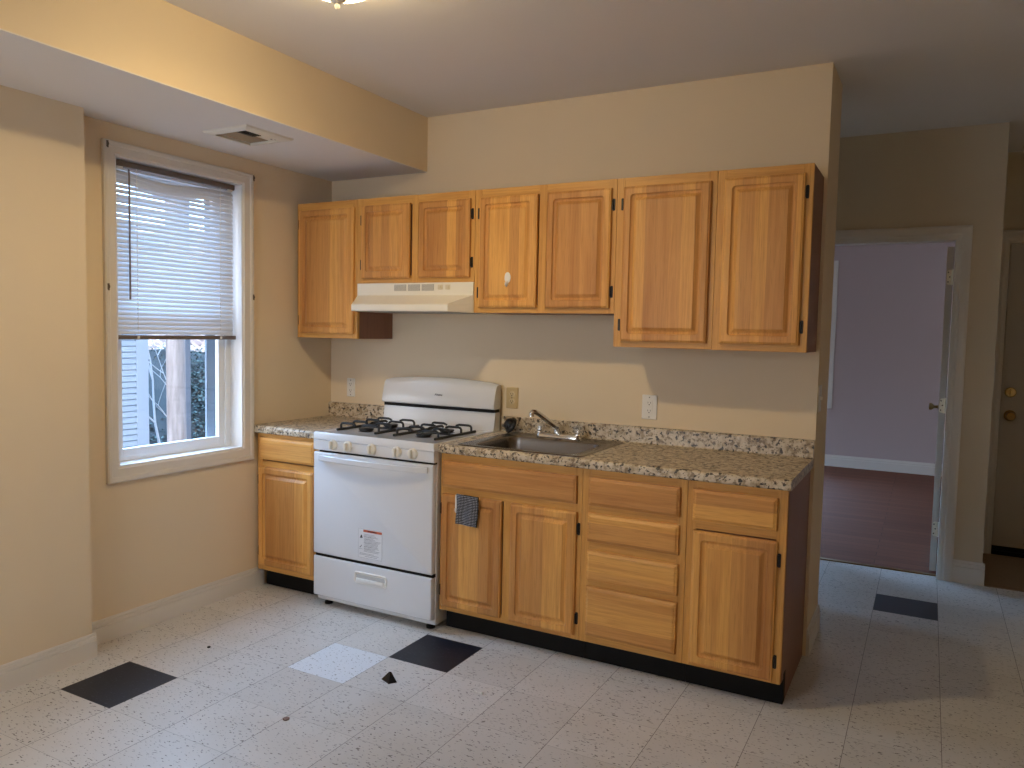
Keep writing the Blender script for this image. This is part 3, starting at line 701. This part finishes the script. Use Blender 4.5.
for z0, z1 in ((.710, .833), (.553, .677), (.383, .514), (.138, .356)): drawer_front(b3_, 1.990, 2.391, z0, z1, -.6105)
b4 = base('oak base cabinet with one drawer and door at the open end of the row', 2.4185, 2.805, FR, side=True)
drawer_front(b4, 2.443, 2.769, .706, .834, -.6105); panel_door(b4, 2.448, 2.774, .118, .667, -.6105, 1)

# worktops: rolled front edge, cove and backsplash in one profile
def top_prof(y_front, y_back, zt=.910, splash=None):
    p = [(y_back, ZC + .001), (y_front + .004, ZC + .001), (y_front, ZC + .006)]
    for k in range(7):
        a = math.pi * (1.0 - .5 * k / 6); p.append((y_front + .016 + .016 * math.cos(a), zt - .016 + .016 * math.sin(a)))
    if splash:
        for k in range(4):
            a = -math.pi / 2 + math.pi / 2 * k / 3; p.append((-.030 + .008 * math.cos(a), zt + .008 + .008 * math.sin(a)))
        for k in range(5):
            a = math.pi - math.pi / 2 * k / 4; p.append((-.014 + .008 * math.cos(a), splash - .008 + .008 * math.sin(a)))
        p.append((y_back, splash))
    else: p.append((y_back, zt))
    return p
ct1 = MB(); ct1.prism_x(top_prof(-.635, -.001, splash=.995), .001, .4685)
tag(obj('worktop', ct1, granite, None, True, loc=(.235, -.3, .868)), 'short granite-look worktop in the corner beside the stove', 'worktop', 'granite-look worktops')
BX0, BX1, BY_0, BY_1 = 1.350, 1.905, -.575, -.165     # hole under the sink rim
ct2 = MB(); XA, XB = 1.2245, 2.817
full = top_prof(-.635, -.001, splash=.992)
ct2.prism_x(full, XA, BX0); ct2.prism_x(full, BX1, XB)
ct2.prism_x(top_prof(-.635, BY_0), BX0, BX1)
bk = [(-.001, ZC + .001), (BY_1, ZC + .001), (BY_1, .910)] + full[10:]
ct2.prism_x(bk, BX0, BX1)
tag(obj('worktop', ct2, granite, None, True, loc=(2.0, -.3, .868)), 'long granite-look worktop holding the sink', 'worktop', 'granite-look worktops')

# ------------------------------------------------------------------ sink, faucet
def rr(x0, x1, y0, y1, r, z, seg=5):
    ring = []
    for cx, cy, a0 in ((x1 - r, y1 - r, 0), (x0 + r, y1 - r, 90), (x0 + r, y0 + r, 180), (x1 - r, y0 + r, 270)):
        for k in range(seg + 1):
            a = math.radians(a0 + 90 * k / seg); ring.append((cx + r * math.cos(a), cy + r * math.sin(a), z))
    return ring
sk = thing('kitchen_sink', 'single-bowl stainless steel sink set in the worktop', 'sink', (1.63, -.35, .91))
o = (1.305, 1.945, -.612, -.048); i_ = (1.372, 1.882, -.566, -.188); sb = MB()
sb.loops([rr(*o, .03, .9102), rr(*o, .03, .9118), rr(o[0] + .006, o[1] - .006, o[2] + .006, o[3] - .006, .026, .9150), rr(o[0] + .02, o[1] - .02, o[2] + .02, o[3] - .02, .02, .9140),
          rr(i_[0] - .008, i_[1] + .008, i_[2] - .008, i_[3] + .008, .06, .9136), rr(*i_, .058, .9085), rr(i_[0] + .006, i_[1] - .006, i_[2] + .006, i_[3] - .006, .055, .89),
          rr(i_[0] + .016, i_[1] - .016, i_[2] + .016, i_[3] - .016, .055, .775), rr(i_[0] + .03, i_[1] - .03, i_[2] + .03, i_[3] - .03, .05, .757), rr(i_[0] + .06, i_[1] - .06, i_[2] + .06, i_[3] - .06, .04, .752)], False, True)
obj('basin', sb, steel, sk, True)
obj('drain', MB().lathe([(.055, .7525), (.052, .7545), (.04, .753), (.036, .7524)], (1.627, -.377, 0), 'z', 24), chrome, sk, True)

fc = thing('kitchen_faucet', 'chrome two-handle faucet with clear knobs behind the sink bowl', 'faucet', (1.605, -.105, .915))
bp = MB(); bp.loops([rr(1.482, 1.728, -.130, -.080, .024, .9143), rr(1.482, 1.728, -.130, -.080, .024, .926), rr(1.488, 1.722, -.124, -.086, .019, .934)]); obj('deck_plate', bp, chrome, fc, True)
sp = MB(); sp.lathe([(.021, .934), (.021, .95), (.016, .957), (.016, .972), (.013, .980), (.004, .982)], (1.600, -.105, 0), 'z', 20)
sp.tube([(1.600, -.105, .965), (1.592, -.125, .972), (1.570, -.175, 1.008), (1.548, -.222, 1.042), (1.538, -.243, 1.053), (1.531, -.256, 1.053), (1.528, -.262, 1.046), (1.527, -.263, 1.030)], [.015, .0145, .0135, .0128, .0125, .0125, .0128, .0135], 14)
obj('spout', sp, chrome, fc, True)
for x in (1.498, 1.712):
    h = MB(); n = 16; rings = []
    for r, z in ((.012, .944), (.020, .948), (.023, .956), (.023, .974), (.020, .981), (.006, .983)):
        rings.append([(x + (r * (1 + (.07 if k % 2 else -.04))) * math.cos(2 * math.pi * k / n), -.105 + (r * (1 + (.07 if k % 2 else -.04))) * math.sin(2 * math.pi * k / n), z) for k in range(n)])
    h.loops(rings); hk = obj('handle', h, acrylic, fc); hk['label'] = 'clear acrylic knob'
    obj('stem', MB().lathe([(.017, .934), (.016, .940), (.009, .944), (.008, .965)], (x, -.105, 0), 'z', 16), chrome, hk, True)

# black rounded stopper lying tilted at the sink's rear corner
stp = MB(); prf = [(.004, -.004), (.030, -.004), (.034, 0), (.034, .006), (.031, .010), (.026, .013), (.024, .020), (.018, .027), (.010, .030), (.002, .031)]
stp.lathe([(r * 1.3, h * 1.3) for r, h in prf], (0, 0, 0), 'z', 26)
bmesh.ops.rotate(stp.bm, verts=stp.bm.verts[:], cent=(0, 0, 0), matrix=Matrix.Rotation(math.radians(62), 3, 'X'))
bmesh.ops.rotate(stp.bm, verts=stp.bm.verts[:], cent=(0, 0, 0), matrix=Matrix.Rotation(math.radians(-38), 3, 'Z'))
_mz = min(v.co.z for v in stp.bm.verts)
bmesh.ops.translate(stp.bm, verts=stp.bm.verts[:], vec=(1.324, -.092, .9153 - _mz))
tag(obj('sink_stopper', stp, black_gloss, None, True, loc=(1.318, -.088, .916)), 'glossy black round stopper tilted on the sink ledge beside the stove', 'sink stopper')

# ------------------------------------------------------------------ stove
st = thing('gas_stove', 'white freestanding gas stove with black grates', 'stove', (.855, -.33, 0))
X0, X1 = .475, 1.222
sb = MB(); sb.box(X0 + .002, X1 - .002, -.632, -.03, .028, .884, .003); obj('body', sb, enamel, st)
ck = MB(); ck.loops([rr(X0 - .001, X1 + .001, -.668, -.03, .006, .878), rr(X0 - .001, X1 + .001, -.668, -.03, .006, .908), rr(X0 + .003, X1 - .003, -.664, -.03, .006, .915), rr(X0 + .022, X1 - .022, -.640, -.10, .02, .915), rr(X0 + .032, X1 - .032, -.628, -.11, .02, .9115)])
obj('cooktop', ck, enamel, st, True)
cpn = MB(); cpn.prism_x([(-.632, .822), (-.664, .822), (-.667, .826), (-.667, .872), (-.662, .8765), (-.632, .8765)], X0 + .001, X1 - .001); pan = obj('control_panel', cpn, enamel, st)
for x in (.607, .703, .853, 1.007, 1.101):
    k = MB(); zc = .856
    k.lathe([(.0285, -.667), (.0285, -.671), (.026, -.676), (.022, -.679), (.020, -.6795)], (x, 0, zc), 'y', 28)
    k.box(x - .0065, x + .0065, -.697, -.678, zc - .020, zc + .020, .003)
    ko = obj('control_knob', k, ivory_pale2, st, True); mk = MB()
    arc = [math.radians(35 + 110 * q / 12) for q in range(13)]
    mk.loops([[(x + .0325 * math.cos(a), -.6673, zc + .0325 * math.sin(a)), (x + .0332 * math.cos(a), -.6673, zc + .0332 * math.sin(a)), (x + .0332 * math.cos(a), -.6668, zc + .0332 * math.sin(a)), (x + .0325 * math.cos(a), -.6668, zc + .0325 * math.sin(a))] for a in arc])
    obj('marking', mk, grey_ink, ko)
for gx, gz0, gz1 in ((.008, .266, .282), (.03, .812, .822)): obj('gasket', MB().box(X0 + gx, X1 - .004, -.655, -.632, gz0, gz1), black_vinyl, st)['label'] = 'black seam between the white fronts'
od = obj('oven_door', MB().rrect_front(X0 - .001, X1 - .006, .281, .811, [(0, -.633, .004), (0, -.660, .004), (.003, -.664, .005), (.006, -.665, .005)]), enamel, st, True)
hd = MB(); path = []; N = 24
for k in range(N + 1):
    t = k / N; path.append((.522 + (1.192 - .522) * t, -.672 - .034 * (1 - (2 * t - 1) ** 2) ** .75 - .004, .787))
hd.sweep(path, [(-.007, -.012), (-.004, -.0155), (.004, -.0155), (.007, -.012), (.007, .010), (.003, .0145), (-.003, .0145), (-.007, .010)])
for x in (.530, 1.178): hd.box(x - .009, x + .011, -.674, -.664, .776, .798, .002)
obj('handle', hd, enamel, od, True)
sl = MB(); lx0, lx1, lz0, lz1 = .770, .923, .301, .453; yS = -.6655
sl.mi = 0; sl.rrect_front(lx0, lx1, lz0, lz1, [(0, -.665, .006), (0, yS, .006)])
def bar(x0, x1, z0, z1, mi, y=yS): sl.mi = mi; sl.box(x0, x1, y - .0003, y, z0, z1)
for a in ((lx0 + .002, lx1 - .002, lz1 - .003, lz1 - .002), (lx0 + .002, lx1 - .002, lz0 + .002, lz0 + .003), (lx0 + .002, lx0 + .003, lz0 + .003, lz1 - .003), (lx1 - .003, lx1 - .002, lz0 + .003, lz1 - .003)): bar(*a, 2)
bar(lx0 + .034, lx1 - .004, lz1 - .018, lz1 - .006, 1); bar(lx0 + .062, lx1 - .036, lz1 - .015, lz1 - .009, 3)
rnd = random.Random(3); z = lz1 - .028
while z > lz0 + .034:
    w = rnd.uniform(.55, 1.0) * (lx1 - lx0 - .048); bar(lx0 + .038, lx0 + .038 + w, z - .0016, z, 2)
    if rnd.random() < .4: bar(lx0 + .038, lx0 + .038 + w * .6, z - .0018, z + .0002, 3)
    z -= .0062
for zz, w0, w1 in ((lz0 + .026, .012, .1), (lz0 + .020, .01, .13), (lz0 + .012, .045, .12)): bar(lx0 + w0, lx0 + w1, zz - .0016, zz, 2)
bar(lx0 + .006, lx0 + .030, lz0 + .046, lz0 + .0472, 2)
sl.mi = 3; sl.prism_y([(lx0 + .012, lz1 - .050), (lx0 + .030, lz1 - .050), (lx0 + .024, lz1 - .034), (lx0 + .020, lz1 - .034)], yS - .0003, yS)
sl.prism_y([(lx0 + .010, lz0 + .052), (lx0 + .014, lz0 + .052), (lx0 + .027, lz0 + .066), (lx0 + .023, lz0 + .066)], yS - .0003, yS)
obj('warning_label', sl, [label_paper, orange_ink, grey_ink, black_ink], od)['label'] = 'pale printed sticker with an orange header bar'
dr = obj('drawer', MB().rrect_front(X0 - .001, X1 - .006, .057, .266, [(0, -.633, .004), (0, -.658, .004), (.004, -.664, .006), (.010, -.665, .006)]), enamel, st, True)
hx0, hx1, hz0, hz1 = .750, .950, .170, .228
dh = MB(); dh.rrect_front(hx0, hx1, hz0, hz1, [(-.002, -.6648, .016), (.001, -.670, .014), (.005, -.670, .012), (.009, -.6662, .010)], 5)
dh.box(hx0 + .014, hx1 - .014, -.674, -.665, hz0 + .004, hz0 + .027, .005); obj('handle', dh, white_plastic, dr, True)
gk = MB(); gk.box(hx0 + .010, hx1 - .010, -.6668, -.6658, hz0 + .027, hz1 - .012); obj('grip_shade', gk, grip_grey, dr)  # flat grey plate, shade inside the grip put into its colour
for x in (X0 + .05, X1 - .05):
    for y in (-.60, -.10): obj('foot', MB().lathe([(.022, 0), (.022, .012), (.012, .016), (.012, .03)], (x, y, 0), 'z', 14), black_vinyl, st)
# backguard with arched top and rolled face
bgm = MB(); rings = []; N = 20
for k in range(N + 1):
    t = k / N; x = X0 + .002 + (X1 - X0 - .004) * t; zt = 1.166 + .020 * (1 - (2 * t - 1) ** 2)
    if k in (0, N): zt -= .006
    rings.append([(x, -.030, 1.030), (x, -.096, 1.030), (x, -.103, 1.036), (x, -.104, 1.052), (x, -.098, 1.075), (x, -.086, zt - .035), (x, -.078, zt - .014), (x, -.064, zt - .002), (x, -.050, zt), (x, -.030, zt - .001)])
bgm.loops(rings); bg_ = obj('backguard', bgm, enamel, st, True)
lowr = MB(); lowr.prism_x([(-.030, .907), (-.098, .907), (-.094, .925), (-.082, 1.012), (-.030, 1.012)], X0 + .004, X1 - .004); obj('backguard_riser', lowr, enamel, st)
obj('backguard_vent', MB().box(X0 + .008, X1 - .008, -.090, -.030, 1.012, 1.030), black_vinyl, st)['label'] = 'black vent slot'
tc_ = bpy.data.curves.new('logo', 'FONT'); tc_.body = 'Amana'; tc_.size = .018; tc_.shear = .25; tc_.extrude = .0004; tc_.align_x = 'CENTER'
to = bpy.data.objects.new('tmp', tc_); lm = bpy.data.meshes.new_from_object(to); bpy.data.objects.remove(to)
lm.transform(Matrix.Translation((.862 - .855, -.0985 + .33, 1.086)) @ Matrix.Rotation(math.radians(90 - 9), 4, 'X')); lm.materials.append(black_ink)
lg = bpy.data.objects.new('logo', lm); COL.objects.link(lg); lg.parent = st; lg['label'] = 'small dark script logo'
# burners and grates
for cx in (.664, 1.030):
    for cy in (-.475, -.265):
        k = MB(); k.lathe([(.044, .9112), (.042, .9125), (.034, .913), (.034, .918), (.040, .920), (.040, .926), (.036, .9285), (.004, .929)], (cx, cy, 0), 'z', 28); obj('burner', k, black_iron, st, True)
    g = MB(); hw_, e0, e1, z = .124, -.560, -.180, .9185
    for sx in (-1, 1): g.tube([(cx + sx * hw_, e0, z), (cx + sx * hw_, e1, z)], .0068, 8)
    g.tube([(cx - hw_, -.370, z), (cx + hw_, -.370, z)], .005, 8)
    def finger(px, py, dx, dy, L):
        g.tube([(px, py, z), (px, py, z + .022), (px + dx * .005, py + dy * .005, z + .030), (px + dx * .015, py + dy * .015, z + .033), (px + dx * L * .8, py + dy * L * .8, z + .033), (px + dx * L, py + dy * L, z + .026)], .0062, 8)
    for cy in (-.475, -.265):
        for sx in (-1, 1):
            for dy in (-.055, .045): finger(cx + sx * hw_, cy + dy, -sx, 0, .095)
        finger(cx, -.370, 0, -1 if cy < -.37 else 1, .070)
    obj('burner_grate', g, black_iron, st, True)

# ------------------------------------------------------------------ range hood
hd = thing('range_hood', 'almond-white range hood under the short cabinet', 'range hood', (.845, -.25, 1.54))
HX0, HX1 = .474, 1.2165
hb = MB()
def hood_ring(z, y, lx0, lx1, ym=-.3265): return [(HX0, -.002, z), (HX0, ym, z), (lx0, y, z), (lx1, y, z), (HX1, ym, z), (HX1, -.002, z)]
hb.loops([hood_ring(1.541, -.455, .545, 1.146), hood_ring(1.544, -.459, .543, 1.148), hood_ring(1.573, -.459, .543, 1.148), hood_ring(1.579, -.455, .545, 1.146),
          [(HX0, -.002, 1.629), (HX0, -.3265, 1.629), (HX0 + .002, -.3275, 1.629), (HX1 - .002, -.3275, 1.629), (HX1, -.3265, 1.629), (HX1, -.002, 1.629)],
          [(HX0, -.002, 1.6935), (HX0, -.3265, 1.6935), (HX0 + .002, -.3268, 1.6935), (HX1 - .002, -.3268, 1.6935), (HX1, -.3265, 1.6935), (HX1, -.002, 1.6935)]])
obj('body', hb, enamel_warm, hd)
obj('filter_panel', MB().box(HX0 + .09, HX1 - .09, -.42, -.03, 1.5395, 1.541), grey_grille, hd)
for k, (x0, x1) in enumerate(((.725, .802), (.815, .891), (.902, .978))):
    v = MB(); v.box(x0, x1, -.3275, -.3266, 1.652, 1.685); vo = obj('vent_grille', v, grey_grille, hd)
    s = MB()
    for q in range(7): s.box(x0 + .002, x1 - .002, -.3282, -.3274, 1.654 + q * .0045, 1.6555 + q * .0045)
    obj('grille_bars', s, enamel_warm, vo)
for x in (1.018, 1.064):
    s = MB(); s.box(x - .015, x + .015, -.330, -.3266, 1.657, 1.682, .002); s.box(x - .006, x + .006, -.335, -.329, 1.661, 1.677, .001); obj('rocker_switch', s, ivory_pale, hd)
s = MB(); [s.box(1.090 + q * .006, 1.094 + q * .006, -.3270, -.3266, 1.669, 1.673) for q in range(5)]; obj('badge', s, grey_ink, hd)

# ------------------------------------------------------------------ small items
hk = MB(); xh, zh, yh = 1.419, 1.706, -.3388
ring = lambda sx, sz, y, dz=0: [(xh + sx * math.cos(a), y, zh + dz + sz * math.sin(a)) for a in [2 * math.pi * k / 24 for k in range(24)]]
hk.loops([ring(.0165, .027, yh, .005), ring(.0165, .027, yh - .003, .005), ring(.013, .023, yh - .005, .005)])
hk.tube([(xh, yh - .003, zh - .010), (xh, yh - .006, zh - .028), (xh, yh - .014, zh - .034), (xh, yh - .020, zh - .028), (xh, yh - .021, zh - .018)], [.0055, .006, .006, .0055, .004], 10)
tag(obj('adhesive_hook', hk, white_plastic, None, True, loc=(xh, yh, zh)), 'white oval stick-on hook on the wall cabinet door over the sink', 'hook')

tb = MB(); ty = -.6315
tb.box(1.322, 1.345, ty - .0012, ty, .600, .676); tb.box(1.322, 1.345, -.6125, ty, .6765, .678)
tb.tube([(1.334, ty - .001, .603), (1.334, ty - .010, .598), (1.334, ty - .016, .606), (1.334, ty - .016, .618)], .004, 8)
tag(obj('door_hook', tb, white_plastic, None, True, loc=(1.334, ty, .64)), 'white hook over the sink cabinet door behind the cloth', 'hook')
tw = MB(); n = 16; rings = []
for j in range(15):
    t = j / 14; z = .689 - .142 * t
    fr_, bk_ = [], []
    for i in range(n + 1):
        u = i / n; x = 1.342 + (.116 - .004 * t) * u + .004 * math.sin(t * 5)
        fold = .0028 * math.sin(u * 9 + t * 2.5) + .003 * math.sin(u * 4 - t * 3)
        y = -.645 - .010 * math.sin(math.pi * min(1, t * 1.6 + .1)) * .5 - fold - .004
        fr_.append((x, y - .004, z - .004 * u)); bk_.append((x, y + .004, z - .004 * u))
    rings.append(fr_ + bk_[::-1])
tw.loops(rings); tag(obj('dish_cloth', tw, woven, None, True, loc=(1.40, -.645, .62)), 'folded black and white woven cloth hanging on the sink cabinet door', 'cloth')

def outlet(label, x, z, w, h, mat, decora):
    r = thing('wall_outlet', label, 'outlet', (x, -.003, z))
    obj('cover_plate', MB().rrect_front(x - w / 2, x + w / 2, z - h / 2, z + h / 2, [(0, -.0005, .004), (0, -.004, .004), (.003, -.0065, .004)]), mat, r)
    if decora:
        q = MB(); q.rrect_front(x - .0165, x + .0165, z - .033, z + .033, [(0, -.006, .003), (0, -.0085, .003), (.001, -.009, .003)]); obj('receptacle', q, white_plastic, r)
        if decora == 2:
            obj('reset_button', MB().box(x - .007, x + .007, -.0105, -.0085, z - .005, z + .005, .0005), mat, r)
    else:
        q = MB()
        for dz in (.0195, -.0195): q.lathe([(.017, -.006), (.017, -.0085), (.016, -.009)], (x, 0, z + dz), 'y', 20)
        obj('receptacle', q, plain('ivory_receptacle', (.62, .50, .30), .4), r, True)
    for dz in (.0195, -.0195):
        s = MB()
        s.box(x - .0075, x - .0055, -.0094, -.0088, z + dz - .001, z + dz + .007); s.box(x + .0055, x + .0075, -.0094, -.0088, z + dz - .001, z + dz + .007)
        s.lathe([(.0028, -.0094), (.0028, -.0088)], (x, 0, z + dz - .007), 'y', 10); obj('socket', s, slot_dark, r)
    for dz in ((-h / 2 + .012, h / 2 - .012) if decora else (0,)): obj('screw', MB().lathe([(.003, -.0072), (.003, -.0064)] if decora else [(.003, -.0078), (.003, -.0064)], (x, 0, z + dz), 'y', 10), slot_dark, r)
outlet('white outlet above the short worktop in the corner', .162, 1.091, .060, .112, white_plastic, 1)
outlet('tan duplex outlet between the stove and the faucet', 1.277, 1.092, .072, .114, ivory_plastic, 0)
outlet('white outlet on the wall above the bare stretch of worktop', 2.047, 1.091, .077, .121, white_plastic, 2)
lsw = thing('light_switch', 'white light switch on the narrow end of the kitchen wall', 'light switch', (WX, .06, 1.175))
obj('cover_plate', MB().box(WX + .0005, WX + .006, .022, .098, 1.115, 1.235, .002), white_plastic, lsw)
obj('toggle', MB().box(WX + .005, WX + .016, .056, .064, 1.168, 1.186, .002), white_plastic, lsw)

# bits lying on the floor
m = MB(); p = [(1.318, -1.175), (1.372, -1.196), (1.392, -1.166)]; apex = (1.352, -1.160, .034)
vs = [m.bm.verts.new((x, y, .0005)) for x, y in p]; top = [m.bm.verts.new((apex[0] + dx, apex[1] + dy, apex[2])) for dx, dy in ((-.004, -.001), (.004, -.004), (.004, .002))]
m._f(vs[::-1]); m._f(top)
for k in range(3): m._f([vs[k], vs[(k + 1) % 3], top[(k + 1) % 3], top[k]])
tag(obj('plastic_shard', m, black_gloss, None, loc=(1.36, -1.175, 0)), 'small glossy black wedge-shaped piece of plastic on the floor', 'plastic scrap')
m = MB(); m.lathe([(.012, .0005), (.013, .003), (.009, .005), (.002, .004)], (1.222, -1.617, 0), 'z', 9); tag(obj('floor_scrap', m, pink_debris, None, True, loc=(1.222, -1.617, 0)), 'small brownish crumb near the pale tile', 'scrap')
m = MB(); m.lathe([(.008, .0005), (.008, .004), (.003, .006)], (.458, -1.318, 0), 'z', 7); tag(obj('floor_scrap', m, black_vinyl, None, loc=(.458, -1.318, 0)), 'tiny dark crumb on the floor below the window', 'scrap')
def flr(u, v):
    d = M.to_3x3() @ Vector(((u - 512) / F_PX, (384 - v) / F_PX, -1)); t = -CZ / d.z; return Vector((CX, CY, CZ)) + d * t
q = flr(477.5, 693.3); m = MB(); m.tube([(q.x - .016, q.y + .004, .004), (q.x, q.y, .004), (q.x + .014, q.y + .003, .004)], .0035, 8); m.lathe([(.005, .0005), (.006, .006), (.003, .009)], (q.x + .018, q.y + .004, 0), 'z', 8)
tag(obj('anchor_plug', m, white_plastic, None, True, loc=(q.x, q.y, 0)), 'small white plastic plug on the floor in front of the sink cabinet', 'plastic scrap')
q = flr(735, 690); m = MB(); m.tube([(q.x - .035, q.y + .022, .002), (q.x - .012, q.y + .012, .003), (q.x + .012, q.y - .004, .0025), (q.x + .03, q.y - .022, .002)], .0014, 6)
tag(obj('string', m, white_plastic, None, loc=(q.x, q.y, 0)), 'short white string on the floor by the black toe kick', 'string')

# ------------------------------------------------------------------ outdoors, seen through the kitchen window
gr = MB(); gr.box(-22, -.17, -14, 20, -1.1, -.95)
struct('ground_exterior', gr, litter, 'leaf-strewn ground outside', 'ground')
hm = MB(); rings = []
for x, z in ((-9.2, -1.0), (-10.2, .1), (-11.0, .82), (-12.5, 1.5), (-16, 3.0), (-21, 4.8)):
    rings.append([(x + .25 * math.sin(y * 1.3), y, z + .12 * math.sin(y * .9 + x)) for y in [2 + k * .5 for k in range(36)]])
hm.mi = 1; hm.loops(rings[:3], False, False, closed=False); hm.mi = 0; hm.loops(rings[2:], False, False, closed=False)
struct('hill', hm, [litter, plain('dark_soil', (.05, .06, .065), .9)], 'bank outside covered with brown fallen leaves', 'hill', smooth=True)
iv = MB(); rnd = random.Random(5)
for k in range(9000):
    t = rnd.random(); y = rnd.uniform(4.85, 10.5); x = -9.1 - 2.0 * t + rnd.uniform(-.1, .1); z = -1.0 + 1.88 * t + rnd.uniform(0, .16)
    s = rnd.uniform(.018, .05); a, b_ = rnd.uniform(0, 6.28), rnd.uniform(-.7, .7)
    d1v = Vector((math.cos(a), math.sin(a), b_)) * s; d2v = Vector((-math.sin(a), math.cos(a), rnd.uniform(-.7, .7))) * s * .7; c = Vector((x + .12, y, z))
    iv._f([iv.bm.verts.new(c - d1v), iv.bm.verts.new(c - d2v * .8), iv.bm.verts.new(c + d1v), iv.bm.verts.new(c + d2v)])
tag(obj('ivy_foliage', iv, ivy_leaf), 'dark green ivy covering the lower bank outside', 'ivy', kind='stuff')
nh = thing('neighbor_house', 'white clapboard house seen at the window edge', 'house', (-10, 0, -1))
HY = 4.41; sd = MB(); z = -1.0
while z < 2.5:
    sd.prism_y([(-8.01, z + .016), (-7.965, z + .016), (-7.978, z + .095), (-8.01, z + .095)], -6, HY); z += .095
sd.box(-14, -8.01, -6, HY, -1.0, 2.6); obj('clapboard_wall', sd, siding, nh)
obj('corner_trim', MB().box(-8.02, -7.96, HY, HY + .215, -1, 2.6).box(-8.3, -8.02, HY + .17, HY + .215, -1, 2.6), siding, nh)
obj('roof', MB().prism_y([(-7.5, 2.6), (-7.5, 2.7), (-11, 4.0), (-14.5, 2.7), (-14.5, 2.6)], -6.3, HY + .22), roof_dark, nh)
up = MB(); up.tube([(-6.5, 4.01, -1.0), (-6.52, 4.01, 1.0), (-6.55, 4.03, 3.0), (-6.6, 4.05, 8.5)], [.135, .132, .128, .11], 20)
tag(obj('utility_pole', up, pole_wood, None, True, loc=(-6.5, 4.01, -1)), 'thick pale weathered wooden pole outside the window', 'pole')
ps = MB(); ps.box(-7.3, -7.2, 4.60, 4.83, -1, 5.2, .01)
tag(obj('fence_post', ps, post_dark, None, loc=(-7.25, 4.7, -1)), 'dark square post just behind the weathered pole outside', 'post')
rnd = random.Random(12)
for k, (y0, lab) in enumerate(((5.25, 'pale bare vine climbing between the white house and the pole'), )):
    v = MB(); base_p = Vector((-8.6, y0, -1.0))
    def branch(p, d, L, r, depth):
        pts = [p.copy()]; n = 7
        for i in range(n):
            d = (d + Vector((rnd.uniform(-.12, .12), rnd.uniform(-.28, .28), rnd.uniform(-.1, .14)))).normalized(); q_ = pts[-1] + d * L / n; q_.y = max(q_.y, 4.72 + .02 * i); pts.append(q_)
        v.tube([tuple(q) for q in pts], [r * (1 - .6 * i / n) for i in range(n + 1)], 6)
        if depth:
            for q in (2, 4, 5, 6):
                branch(pts[q], (d + Vector((rnd.uniform(-.3, .3), rnd.choice((-1, 1)) * rnd.uniform(.5, 1.1), rnd.uniform(-.3, .5)))).normalized(), L * .45, r * .6, depth - 1)
    branch(base_p, Vector((.0, .05, 1)), 2.6, .026, 2); branch(base_p + Vector((.1, .25, 0)), Vector((0, -.1, 1)), 2.3, .014, 2)
    tag(obj('bare_vine', v, twig, None, loc=tuple(base_p)), lab, 'vine')
